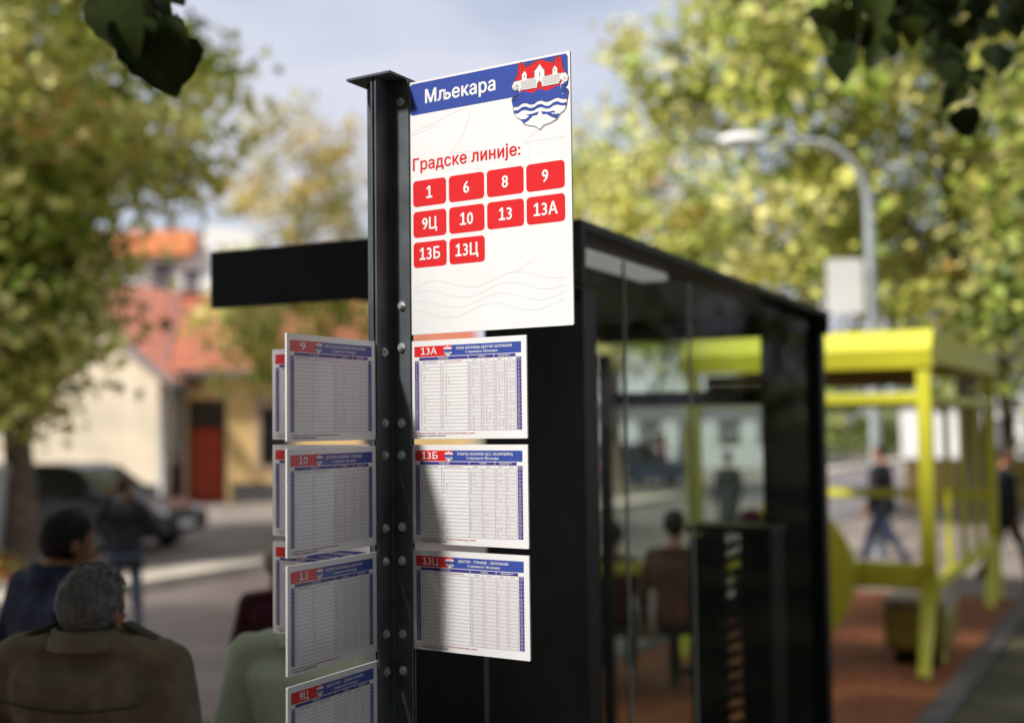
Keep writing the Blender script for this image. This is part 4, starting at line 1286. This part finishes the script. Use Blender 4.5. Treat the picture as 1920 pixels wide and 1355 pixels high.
person('grey haired man seen from behind in olive brown jacket with epaulettes', gpt(178, 3.4), rad(-12), 1.835, M_OLIVE, M_BLKC, M_SKIN2, (0.17,0.16,0.15), 'full', head_turn=rad(-10), head_tilt=rad(4), voxel=.010, build=1.18, extra=olive_extra, drop=.095, hscale=.93)
person('dark haired man in navy suit bowing his head behind the grey haired man', gpt(98, 4.75), rad(-38), 1.85, M_NAVY, M_NAVY, M_SKIN2, (0.018,0.012,0.010), 'short', head_turn=rad(-6), head_tilt=rad(16), voxel=.011, build=1.15, extra=collar(M_NAVY,.078,1.462,.045), lean=.05, drop=.06)
person('person in mint and yellow striped shirt mostly hidden by the left timetables', gpt(580, 3.75), rad(5), 1.77, M_STRIPE, M_BLKC, M_SKIN, (0.10,0.07,0.05), 'short', voxel=.010, build=1.02, extra=collar(M_STRIPE,.078,1.462,.045))
person('fair haired woman in maroon top half hidden behind the shaded timetables', gpt(522, 6.4), rad(10), 1.50, M_MAROON, M_BLKC, M_SKIN, (0.45,0.36,0.26), 'bob', voxel=.013, build=1.0)
def camera_extra(root, S, U, H):
    c = empty('camera_hold', loc=(0,0,0)); bpy.data.objects.remove(c)
ph = person('photographer in dark jacket and jeans lifting a camera to his face', gpt(238, 13.0, -.12), rad(188), 1.74, M_DKGREY, M_LJEANS, M_SKIN2, (0.02,0.015,0.012), 'short', head_tilt=rad(6), voxel=.014,
       arms={'l': ((-.30,.13,1.25), (-.075,.27,1.555)), 'r': ((.30,.13,1.25), (.085,.25,1.60))}, stride=.22)
cm = empty('photo_camera', Matrix.Translation(gpt(238, 13.0, -.12)) @ Matrix.Rotation(rad(188), 4, 'Z') @ Matrix.Translation((0,.235,1.615)))
tag(cm, 'black camera held up to the face of the photographer in jeans', 'camera')
w = MB(); w.box((-.075,-.04,-.05),(.075,.035,.05),bev=.012); w.box((-.03,-.03,.051),(.03,.03,.08),bev=.006); w.build('body', M_BLKC, cm)
w = MB(); w.tube([(0,.036,0),(0,.16,0)], [.042,.046], 16); w.build('lens', M_BLKC, cm)
w = MB(); w.tube([(-.08,.0,.02),(-.09,-.03,-.10),(-.05,-.02,-.2)], .006, 5); w.build('strap', M_YEL, cm)
person('man in maroon shirt and dark trousers standing at the red door', gpt(330, 24.5), rad(-70), 1.72, M_MAROON, M_BLKC, M_SKIN, (0.3,0.28,0.27), 'short', voxel=.02)
person('seated woman in dark maroon seen from behind through the shelter glass', gpt(1145, 9.95), rad(-8), 1.68, M_MAROON, M_BLKC, M_SKIN, (0.025,0.018,0.014), 'bob', pose='sit', voxel=.016)
def cap_extra(root, S, U, H):
    mb = MB(); mb.sphere((0,0,0), 1, 18, 10)
    mb.v = [tuple(H(Vector((p[0]*.088, p[1]*.108-.012, max(p[2],-.05)*.088+1.70)))*S) for p in mb.v]
    for k in range(1): mb.add([H(q)*S for q in ((-.06,.07,1.70),(.06,.07,1.70),(.045,.17,1.685),(-.045,.17,1.685))], [(0,1,2,3)])
    mb.build('cap', M_REDC2, root)
M_REDC2 = mat('maroon_cap', (0.13,0.012,0.020), .8, var=.2)
person('seated person wearing a maroon cap above the black litter bin', gpt(1402, 9.95), rad(60), 1.68, M_BLKC, M_BLKC, M_SKIN2, (0.02,0.015,0.012), 'short', pose='sit', voxel=.016, extra=cap_extra, seatz=.52)
person('seated dark haired person in rust brown top beyond the shelter glass', gpt(1262, 9.2), rad(-20), 1.72, mat('rust_cloth', (0.075,0.026,0.014), .85, var=.25, vscale=10), M_BLKC, M_SKIN, (0.015,0.011,0.009), 'short', pose='sit', seatz=.56, voxel=.016)
person('standing man in long dark coat seen through the glass left of the far post', gpt(1362, 21, -.12), rad(20), 1.72, M_DGREEN, M_DGREEN, M_SKIN, (0.02,0.015,0.012), 'short', voxel=.02, long_top=.5)
person('distant walker in red shirt and jeans across the road', gpt(1243, 41), rad(100), 1.75, M_REDC, M_LJEANS, M_SKIN, (0.02,0.015,0.012), 'short', voxel=.025, stride=.3)
person('distant person in black top and blue jeans left of the red shirt', gpt(1207, 40), rad(170), 1.70, M_BLKC, M_JEANS, M_SKIN, (0.02,0.015,0.012), 'short', voxel=.025, stride=.15)
person('distant person in white shirt right of the red shirt', gpt(1281, 40), rad(150), 1.72, M_WHC, M_LJEANS, M_SKIN, (0.1,0.09,0.08), 'short', voxel=.025)
person('man in dark jacket striding past inside the yellow pavilion opening', gpt(1648, 17.3), rad(50), 1.76, M_BLKC, M_NAVY, M_SKIN2, (0.02,0.015,0.012), 'short', voxel=.016, stride=.45, build=1.25)
person('person in black walking at the right edge beyond the pavilion posts', gpt(1882, 15.6), rad(-105), 1.76, M_BLKC, M_BLKC, M_SKIN2, (0.02,0.015,0.012), 'short', voxel=.016, stride=.35, build=1.1)

# ------------------------------------------------------------------ stop pole
PX, PY = -0.2656, 2.7078
aR, aL = 0.5785, 1.0744
Rv = Vector((math.cos(aR), -math.sin(aR), 0)); Lv = Vector((-math.cos(aL), -math.sin(aL), 0))
PO = Vector((PX, PY, 0))
def rl_(r, l, z): return Rv*r + Lv*l + Vector((0, 0, z))
pole = empty('stop_pole', loc=PO); tag(pole, 'dark grey bus stop pole of four bolted angle bars with square cap', 'sign pole')
PT = CAM_H + .757
G, TK, FL = .0028, .0045, .058
for sr_ in (1, -1):
    for sl_ in (1, -1):
        mb = MB()
        poly = [(G,G),(FL,G),(FL,G+TK),(G+TK+.003,G+TK),(G+TK,G+TK+.003),(G+TK,FL+.004),(G,FL+.004)]
        pp = [(rl_(a*sr_, b*sl_, 0).x, rl_(a*sr_, b*sl_, 0).y) for a, b in poly]
        ar = sum(pp[i][0]*pp[(i+1)%7][1]-pp[(i+1)%7][0]*pp[i][1] for i in range(7))
        if ar < 0: pp.reverse()
        mb.prism(pp, 0, PT-.0005); mb.build('angle_bar', M_POST, pole)
mb = MB(); q = [rl_(-.070,-.055,0), rl_(.052,-.055,0), rl_(.052,.070,0), rl_(-.070,.070,0)]
pp = [(v.x, v.y) for v in q]
if sum(pp[i][0]*pp[(i+1)%4][1]-pp[(i+1)%4][0]*pp[i][1] for i in range(4)) < 0: pp.reverse()
mb.prism(pp, PT, PT+.005); mb.build('cap', M_POST, pole)
mb = MB(); q = [rl_(-.10,-.10,0), rl_(.10,-.10,0), rl_(.10,.10,0), rl_(-.10,.10,0)]; pp = [(v.x, v.y) for v in q]
if sum(pp[i][0]*pp[(i+1)%4][1]-pp[(i+1)%4][0]*pp[i][1] for i in range(4)) < 0: pp.reverse()
mb.prism(pp, 0.002, .012); mb.build('base_plate', M_POST, pole)

def frame(xd, o):
    z = xd.cross(Vector((0,0,1)))
    return Matrix((( xd.x, 0, z.x, o.x), (xd.y, 0, z.y, o.y), (xd.z, 1, z.z, o.z), (0,0,0,1)))
def bolt(o, nrm, rot):
    """hex head, washer; nrm horizontal"""
    side = nrm.cross(Vector((0,0,1))).normalized()
    M = Matrix(((side.x,0,nrm.x,o.x),(side.y,0,nrm.y,o.y),(0,1,nrm.z,o.z),(0,0,0,1)))
    M = Matrix((( side.x, 0, nrm.x, o.x), (side.y, 0, nrm.y, o.y), (side.z, 1, nrm.z, o.z), (0,0,0,1)))
    mb = MB()
    M = M @ Matrix.Scale(1.18, 4)
    mb.tube([(0,0,0),(0,0,.0014)], .0088, 16, M=M, smooth=False)
    hexp = [(.0062*math.cos(rot+k*math.pi/3), .0062*math.sin(rot+k*math.pi/3)) for k in range(6)]
    mb.prism(hexp, .0014, .0052, M=M)
    hexq = [(.0050*math.cos(rot+k*math.pi/3), .0050*math.sin(rot+k*math.pi/3)) for k in range(6)]
    mb.prism(hexq, .0052, .0062, M=M)
    return mb.build('bolt', M_ZINC, pole)
nR = Vector((-math.sin(aR), -math.cos(aR), 0)); nL = Vector((math.sin(aL), -math.cos(aL), 0))
rb = random.Random(2)
off_R = (G+TK)*abs(Lv.dot(nR)); off_L = (G+TK)*abs(Rv.dot(nL))
for r, z in ((.0393,.7085),(.0375,.2599),(.036,.169),(.0355,.0052),(.0345,-.0642),(.0345,-.2186),(.034,-.2909),(.034,-.4474),(.0345,-.5245)):
    bolt(Rv*r + nR*(off_R+.0002) + Vector((0,0,CAM_H+z)), nR, rb.uniform(0,1))
for l, z in ((.0355,.1584),(.0365,.0058),(.037,-.0633),(.037,-.2202),(.0375,-.2909),(.038,-.445),(.036,-.5254),(.037,-.66)):
    bolt(Lv*l + nL*(off_L+.0002) + Vector((0,0,CAM_H+z)), nL, rb.uniform(0,1))

# ------------------------------------------------------------------ coat of arms polygons (mm from the sign's upper left corner)
ARMS = dict(
shield=[(284.2,-29.7),(287.6,-5.9),(293.8,-4.3),(302.3,-7.8),(303.7,-15.9),(312.2,-14.7),(329.1,-7.8),(341.2,-6.0),(356.2,-11.8),(371.1,-17.6),(375.0,-7.3),(384.7,-6.4),(389.9,-9.9),(391.2,-17.9),(393.2,-33.7),(397.5,-39.6),(401.1,-45.3),(405.4,-51.2),(404.6,-60.0),(398.6,-62.9),(394.1,-68.6),(398.4,-73.8),(405.0,-78.1),(405.6,-85.9),(402.5,-95.6),(400.0,-110.7),(394.7,-120.1),(385.8,-124.6),(378.2,-134.4),(363.2,-140.0),(346.7,-142.7),(337.1,-150.5),(327.0,-142.5),(310.3,-138.2),(298.1,-133.2),(290.6,-122.9),(281.4,-117.6),(275.3,-108.8),(273.1,-95.3),(269.5,-78.9),(274.3,-72.4),(286.7,-71.7),(289.8,-67.6),(286.8,-61.8),(275.2,-60.6),(269.9,-52.5),(275.5,-42.2),(279.4,-36.9)],
red=[(284.2,-29.7),(287.6,-5.9),(293.8,-4.3),(302.3,-7.8),(303.7,-15.9),(312.2,-14.7),(329.1,-7.8),(341.2,-6.0),(356.2,-11.8),(371.1,-17.6),(375.0,-7.3),(384.7,-6.4),(389.9,-9.9),(391.2,-17.9),(393.2,-33.7),(397.5,-39.6),(400.4,-43.9),(386.8,-64.8),(386.7,-68.0),(377.8,-66.6),(367.3,-69.5),(359.8,-73.4),(350.8,-72.0),(341.8,-67.3),(332.7,-67.2),(323.5,-71.6),(315.9,-71.7),(306.8,-67.6),(297.6,-64.8),(289.8,-66.9),(291.5,-57.3),(276.2,-41.6),(279.4,-36.9)],
castle=[(275.5,-42.2),(294.8,-41.4),(295.7,-33.0),(294.5,-30.8),(302.0,-23.5),(308.1,-32.4),(307.3,-33.6),(307.5,-41.5),(325.5,-41.8),(326.4,-30.9),(323.4,-29.7),(329.6,-25.5),(338.8,-15.3),(347.0,-27.8),(352.6,-30.1),(349.9,-31.6),(350.5,-42.7),(368.5,-41.8),(369.4,-33.5),(367.6,-33.2),(374.8,-24.1),(381.6,-33.6),(380.6,-35.4),(380.9,-41.9),(400.4,-43.3),(405.4,-51.2),(404.6,-60.0),(398.6,-63.5),(392.0,-59.2),(389.1,-54.9),(384.6,-63.2),(343.4,-63.7),(342.8,-55.1),(338.3,-50.5),(332.9,-54.2),(331.6,-63.7),(293.0,-62.8),(287.0,-52.6),(280.8,-49.0),(285.4,-56.3),(279.8,-62.0),(271.4,-56.7),(270.2,-49.9)],
blue=[(289.8,-66.9),(297.6,-64.8),(306.8,-67.6),(315.9,-71.7),(323.5,-71.6),(332.7,-67.2),(341.8,-67.3),(350.8,-72.0),(359.8,-73.4),(367.3,-69.5),(377.8,-66.6),(386.7,-68.0),(387.3,-75.2),(391.6,-85.6),(399.7,-88.8),(405.4,-83.3),(402.5,-96.9),(401.0,-97.3),(390.7,-95.7),(378.9,-91.3),(369.9,-93.1),(360.9,-95.6),(351.9,-96.2),(341.4,-91.3),(332.4,-91.2),(323.2,-96.3),(314.0,-95.6),(303.4,-90.7),(294.1,-90.6),(284.8,-95.7),(273.2,-94.6),(270.3,-79.0),(277.2,-84.0),(286.5,-82.8)],
blue2=[(273.5,-101.9),(284.7,-103.0),(294.0,-97.8),(303.3,-97.9),(313.9,-102.8),(323.1,-102.8),(332.2,-98.4),(341.3,-98.5),(351.8,-104.0),(360.8,-104.7),(369.8,-99.6),(378.8,-98.4),(390.6,-104.1),(400.9,-103.7),(400.1,-110.0),(390.5,-109.2),(378.7,-105.5),(369.7,-106.0),(360.7,-110.5),(351.7,-109.8),(341.2,-104.9),(332.1,-105.5),(323.0,-109.4),(313.8,-109.3),(303.1,-105.1),(293.9,-105.0),(284.6,-109.5),(274.5,-108.7)],
blue3=[(290.6,-122.9),(302.9,-124.0),(312.1,-118.8),(303.0,-115.5),(318.3,-115.2),(335.1,-113.1),(330.4,-120.2),(321.3,-119.5),(308.9,-128.2),(298.9,-132.6)],
blue4=[(340.3,-113.3),(356.1,-116.9),(371.8,-116.7),(374.0,-121.5),(363.6,-119.3),(368.0,-123.2),(385.1,-124.5),(376.7,-134.2),(363.4,-127.7),(353.0,-121.0),(343.3,-120.2)],
curl_l=[(286.8,-62.0),(275.2,-61.0),(279.8,-66.0),(286,-71.7),(274.3,-72.4),(269.5,-78.9),(273,-94),(289,-92),(289.8,-67.6)],
curl_r=[(388,-66),(398.6,-63.2),(404.6,-60.2),(404.5,-66.5),(398.5,-69.5),(394.3,-69),(398.4,-73.8),(405.0,-78.1),(405.6,-85.9),(400,-92),(388,-80)])
def loop_line(mb, pts, w, z, mt, closed=True, M=None):
    n = len(pts)
    for i in range(n if closed else n-1):
        a = Vector((*pts[i], 0)); b = Vector((*pts[(i+1) % n], 0))
        d = (b-a)
        if d.length < 1e-9: continue
        d.normalize(); s = Vector((-d.y, d.x, 0))*w/2; e = d*w*.35
        vs = [(p.x, p.y, z) for p in (a-e-s, b+e-s, b+e+s, a-e+s)]
        mb.add(vs, [(0,1,2,3)], mt, False, M)
def emblem(parent, z, sc, ox, oy, detail=True, name='coat_of_arms'):
    """sc: metres per mm, placed with the sign's (ox,oy) origin"""
    mb = MB()
    P = lambda k: [(ox + x*sc, oy + y*sc) for x, y in ARMS[k]]
    dz = .00035
    mats = [M_WPRINT, M_RED, M_BLUE, M_BLACKP, M_LINE]
    mb.flat(P('shield'), z, 0)
    mb.flat(P('red'), z+dz, 1)
    mb.flat(P('curl_l'), z+dz*1.4, 2); mb.flat(P('curl_r'), z+dz*1.4, 2)
    mb.flat(P('blue'), z+dz*1.8, 2); mb.flat(P('blue2'), z+dz, 2); mb.flat(P('blue3'), z+dz, 2); mb.flat(P('blue4'), z+dz, 2)
    mb.flat(P('castle'), z+dz*2.4, 0)
    Q = lambda x, y: (ox + x*sc, oy + y*sc)
    for x, y in ((301.8,-35.5),(374.6,-34.0),(338.5,-35.0),(338.5,-40.0)):
        a = Q(x-1.3, y-1.5); b = Q(x+1.3, y+1.5); mb.rect(a[0],a[1],b[0],b[1], z+dz*3, 3)
    if detail:
        loop_line(mb, P('shield'), .0009, z+dz*3.2, 4)
        loop_line(mb, P('castle'), .0006, z+dz*3.4, 4)
        for k in range(5):
            yy = -45 - k*3.6
            x0, x1 = (292, 330.5) , (345.5, 388)
            for a, b in (x0, x1):
                loop_line(mb, [Q(a + k*.3, yy), Q(b - k*.4, yy)], .00055, z+dz*3, 4, False)
                n = 9
                for j in range(n):
                    xx = a + (b-a)*(j + (.5 if k % 2 else 0))/n + 1
                    if xx < b-1: loop_line(mb, [Q(xx, yy), Q(xx, yy-3.6)], .0005, z+dz*3, 4, False)
        for sx, c in ((1, 278), (-1, 398)):
            loop_line(mb, [Q(c + sx*4.5*math.cos(t)*(1-t/9), -55.5 + 4.5*math.sin(t)*(1-t/9)) for t in [i*.6 for i in range(12)]], .0007, z+dz*3.4, 4, False)
            loop_line(mb, [Q(c + sx*6*math.cos(t)*(1-t/9), -79 + 6*math.sin(t)*(1-t/9)) for t in [i*.6 for i in range(12)]], .0008, z+dz*3.4, 3, False)
        for c in (296, 382):
            loop_line(mb, [Q(c + 5.5*math.cos(t)*(1-t/8), -13 + 5.5*math.sin(t)*(1-t/8)) for t in [i*.6 for i in range(11)]], .0009, z+dz*3.4, 4, False)
        loop_line(mb, [Q(290,-20),Q(297,-22),Q(305,-20),Q(316,-18),Q(330,-10.5),Q(341,-9),Q(356,-14),Q(372,-21),Q(384,-20)], .0008, z+dz*1.2, 4, False)
    return mb.build(name, mats, parent)

# ------------------------------------------------------------------ main stop sign
BT = .0022       # half thickness of a board
MS = CAM_H + .7488
msM = frame(Rv, PO + Rv*.057 + Vector((0,0,MS)))
ms = empty('stop_sign', msM); tag(ms, 'large white stop sign with blue name band, coat of arms and red line numbers', 'stop sign')
MW, MH = .4095, .5531
w = MB(); w.prism(rrect(-.034,-MH,MW,0,.003,3), -BT, BT); w.build('board', M_BOARD, ms)
Z = BT + .0004
w = MB(); w.flat(rrect(.003,-.0735,MW-.005,-.0045,.008), Z); nb = w.build('name_band', M_BLUE, ms)
w = MB(); put_text(w, 'Мљекара', .046, .228, -.0515, .0295, Z+.0004, bold=.028); w.build('lettering', M_WPRINT, nb)
w = MB(); put_text(w, 'Градске линије:', .0105, .2875, -.1955, .0262, Z, bold=.024); w.build('lettering', M_RED, ms)
emblem(ms, Z+.0004, .001, 0, 0)
tx = [(.0098,.0985),(.106,.1972),(.2042,.2955),(.302,.3935)]
ty = [(-.219,-.2755),(-.2865,-.343),(-.3535,-.4085)]
lines = ['1','6','8','9','9Ц','10','13','13А','13Б','13Ц']
for i, t in enumerate(lines):
    (x0, x1), (y1, y0) = tx[i % 4], ty[i//4]
    w = MB(); w.flat(rrect(x0, y0, x1, y1, .0085), Z); pl_ = w.build('number_plate', M_RED, ms)
    w = MB(); put_text(w, t, x0, x1, y0+.0165, .0258, Z+.0004, bold=.026, centre=True); w.build('numeral', M_WPRINT, pl_)
# faint line drawing on the white field: fortress tower and river waves
w = MB()
def fl(pts, wd=.0012): loop_line(w, pts, wd, BT+.0002, 0, False)
fl([(.165,-.085),(.158,-.107),(.142,-.135),(.125,-.155),(.108,-.170),(.235,-.176),(.222,-.160),(.205,-.145),(.19,-.125),(.176,-.10),(.165,-.085)])
fl([(.120,-.172),(.118,-.21)]); fl([(.225,-.177),(.228,-.21)])
fl([(.005,-.112),(.03,-.105),(.07,-.098),(.11,-.085),(.15,-.078)]); fl([(.005,-.118),(.035,-.112),(.075,-.105)])
fl([(.005,-.16),(.02,-.18),(.035,-.205)])
for k in range(3): fl([(.14+.02*k,-.185),(.142+.02*k,-.215)], .0008)
fl([(.300,-.172),(.31,-.162),(.345,-.145),(.352,-.132),(.358,-.145),(.392,-.162),(.398,-.172),(.300,-.172)]); fl([(.310,-.172),(.310,-.215)]); fl([(.388,-.172),(.388,-.215)])
fl([(.33,-.18),(.33,-.2),(.35,-.2),(.35,-.18),(.33,-.18)], .0009)
for k in range(4):
    y0 = -.452-.02*k
    fl([(.01+.012*i, y0 + .011*math.sin(i*.36+k*.6)+.0002*i) for i in range(33)], .0013)
fl([(.2+.01*i, -.425 + .012*math.cos(i*.5)) for i in range(12)], .001)
tag(w.build('faint_drawing', M_FAINT, ms), kind='stuff')

# ------------------------------------------------------------------ timetables
def digits(mb, s, x, y, h, z, mt):
    for c in s:
        vs, fs = text2d(c)
        k = h/.727
        mb.add([(x + q[0]*k*.9, y + q[1]*k, z) for q in vs], fs, mt)
        x += h*.75
def timetable(route, l1, M, label, dens, seed):
    rnd = random.Random(seed)
    W, H = .297, .2106
    root = empty('timetable', M); tag(root, label, 'timetable', 'timetable boards bolted to the pole')
    return root, W, H, rnd
def fill_timetable(root, route, l1, dens, seed, tab_left, tab_right):
    rnd = random.Random(seed)
    W, H = .297, .2106
    Z = BT + .0003
    w = MB(); w.prism(rrect(-tab_left, -H, W+tab_right, 0, .002, 3), -BT, BT); w.build('board', M_BOARD, root)
    X = lambda f: f*W
    Y = lambda f: -f*H
    hy0, hy1 = Y(.165), Y(.058)
    w = MB(); w.rect(X(.033), hy0, X(.335), hy1, Z); rb_ = w.build('route_box', M_RED, root)
    w = MB(); w.rect(X(.335)+.00005, hy0, X(.957), hy1, Z); hb_ = w.build('header_band', M_BLUE, root)
    # route numeral with serifs
    w = MB()
    base, cap = hy0+.0045, .0150
    cw = {1:.017, 2:.027, 3:.042}[len(route)]
    cx = X(.165)
    put_text(w, route, cx-cw/2, cx+cw/2, base, cap, Z+.0004, bold=.012)
    if route[0] == '1':
        w.rect(cx-cw/2-.0002, base-.0002, cx-cw/2+.0068, base+.0013, Z+.0004)
    w.build('numeral', M_WPRINT, rb_)
    w = MB()
    put_text(w, l1, X(.41), X(.83) if len(l1) < 27 else X(.88), hy0+.0125, .0056, Z+.0004, bold=.02)
    put_text(w, 'Стајалиште: Мљекара', X(.49), X(.76), hy0+.0042, .0049, Z+.0004, bold=.02)
    w.build('lettering', M_WPRINT, hb_)
    emblem(root, Z+.0003, .000165, X(.335)-.0555, hy1+.0018, detail=False)
    # head bar
    y0, y1 = Y(.203), Y(.172)
    w = MB()
    for a, b in ((.076,.508),(.5125,.727),(.7315,.91)): w.rect(X(a), y0, X(b), y1, Z)
    hd2 = w.build('column_header', M_NAVYP, root)
    w = MB(); put_text(w, 'РАДНИ ДАН', X(.25), X(.34), y0+.0018, .0034, Z+.0003, bold=.02); put_text(w, 'СУБОТА', X(.60), X(.66), y0+.0018, .0034, Z+.0003, bold=.02); put_text(w, 'НЕДЈЕЉА***', X(.77), X(.87), y0+.0018, .0034, Z+.0003, bold=.02)
    w.build('lettering', M_WPRINT, hd2)
    yb0, yb1 = Y(.915), Y(.203)
    n = 20
    rh = (yb1-yb0)/n
    w = MB(); w.rect(X(.510), yb0, X(.91), yb1-rh, BT+.00015); w.build('weekend_tint', M_SHADE, root)
    w = MB()
    for i in range(1, n+1):
        y = yb1 - i*rh
        w.rect(X(.076), y-.00022, X(.91), y+.00022, Z)
    for f in (.076,.27,.508,.62,.729,.82,.91): w.rect(X(f)-.0002, yb0, X(f)+.0002, yb1, Z+.0001)
    tag(w.build('grid_lines', M_LINE, root), kind='stuff')
    for a, b in ((.036,.072),(.917,.957)):
        w = MB()
        for i in range(n):
            w.rect(X(a), yb1-(i+1)*rh+.0004, X(b), yb1-i*rh-.0004, Z)
        hc_ = w.build('hour_column', M_NAVYP, root)
        w = MB()
        put_text(w, 'САТ', X(a)+.0015, X(b)-.0015, yb1-rh+.0022, .0036, Z+.0003, bold=.01)
        for i in range(1, n):
            s = str(i+4)
            digits(w, s, X((a+b)/2)-.0015*len(s), yb1-(i+1)*rh+.0022, .0036, Z+.0003, 0)
        w.build('lettering', M_WPRINT, hc_)
    w = MB(); w2 = MB()
    put_text(w, 'МИРНИ И ДРЖАВНИ', X(.10), X(.24), yb1-rh+.0025, .0026, Z, bold=.0)
    put_text(w2, 'ЉЕТО И ЗИМСКИ РАСПУСТ', X(.30), X(.46), yb1-rh+.0025, .0026, Z, bold=.0)
    for f in (.545,.755): put_text(w, 'ЗИМА*', X(f), X(f)+.013, yb1-rh+.0025, .0024, Z, bold=.0)
    for f in (.655,.845): put_text(w2, 'ЉЕТО**', X(f), X(f)+.013, yb1-rh+.0025, .0024, Z, bold=.0)
    for i in range(1, n):
        for c, f in enumerate((.083,.277,.515,.626,.735,.826)):
            k = rnd.choice(dens)
            for j in range(k):
                digits(w if c % 2 == 0 else w2, '%02d' % rnd.choice((0,5,10,15,20,25,30,35,40,45,50,55)), X(f) + j*.0082+.0012, yb1-(i+1)*rh+.0024, .0030, Z, 0)
    tag(w.build('departure_times', M_INK, root), kind='stuff')
    tag(w2.build('departure_times', M_REDINK, root), kind='stuff')
    w = MB(); put_text(w, '** Редукован ред вожње - полазак који важи по лјетном реду у сезони', X(.04), X(.56), Y(.951), .0036, Z, bold=.012); w.build('footnote', M_REDINK, root)
    w = MB(); put_text(w, '*** Недјеља и државни празник', X(.04), X(.31), Y(.976), .0036, Z, bold=.018); w.build('footnote', M_BLACKP, root)

r0, l0 = .057, .0648
tR = [('13А','НОВА БОЛНИЦА-ЦЕНТАР-ЗАЛУЖАНИ', .1816, (1,2,2,3), 'sunlit timetable 13А directly under the main stop sign'),
      ('13Б','ПОБРЂЕ-ЛАЗАРЕВО (Д.С. ЛАЗАРЕВИЋА)', -.0414, (0,1,1,2), 'timetable 13Б, middle board right of the pole'),
      ('13Ц','ЦЕНТАР - ТУЊИЦЕ - ЗАЛУЖАНИ', -.2656, (0,1,1,1), 'timetable 13Ц, lowest board right of the pole, half in shadow')]
sd = 1
for rt_, l1, z, dn, lb_ in tR:
    M = frame(Rv, PO + Rv*r0 + Vector((0,0,CAM_H+z)))
    t = empty('timetable', M); tag(t, lb_, 'timetable', 'timetable boards bolted to the pole')
    fill_timetable(t, rt_, l1, dn, sd, .034, 0); sd += 1
tL = [('9','НИСКИ ЦЕНТАР-ДОЊИ НОВОСЕЛИЦИ', .1817, (0,0,1), 'timetable 9, uppermost board left of the pole'),
      ('10','ДЕПОНИЈА-РАМИЦИ - БОЛНИЦА', -.0427, (0,0,1,1), 'timetable 10, second board down left of the pole'),
      ('13','НОВА БОЛНИЦА-ЦЕНТАР', -.2677, (0,1,1), 'timetable 13, third board down left of the pole'),
      ('9Ц','ЦЕНТАР - ДРАКУЛИЋ', -.4977, (0,1,1), 'timetable 9Ц, lowest board left of the pole, cut by the picture edge')]
for rt_, l1, z, dn, lb_ in tL:
    M = frame(-Lv, PO + Lv*(l0+.297) + Vector((0,0,CAM_H+z)))
    t = empty('timetable', M); tag(t, lb_, 'timetable', 'timetable boards bolted to the pole')
    fill_timetable(t, rt_, l1, dn, sd, 0, .034); sd += 1
tF = [('1','БОРИК-ЦЕНТАР', .1816, 'uppermost shaded timetable peeking out left of its sunnier neighbour with route 9'),
      ('6','СТАРЧЕВИЦА-ОБИЛИЋЕВО', -.0414, 'middle shaded timetable of the far arm, left edge showing beside the route 10 board'),
      ('8','ЦЕНТАР-ПАПРИКОВАЦ', -.2656, 'lowest shaded timetable of the far arm, next to the mint striped shirt')]
for rt_, l1, z, lb_ in tF:
    M = frame(Rv, PO - Rv*(r0+.297) + Vector((0,0,CAM_H+z)))
    t = empty('timetable', M); tag(t, lb_, 'timetable', 'timetable boards bolted to the pole')
    fill_timetable(t, rt_, l1, (1,2,2), sd, 0, .034); sd += 1
bpy.context.view_layer.update()
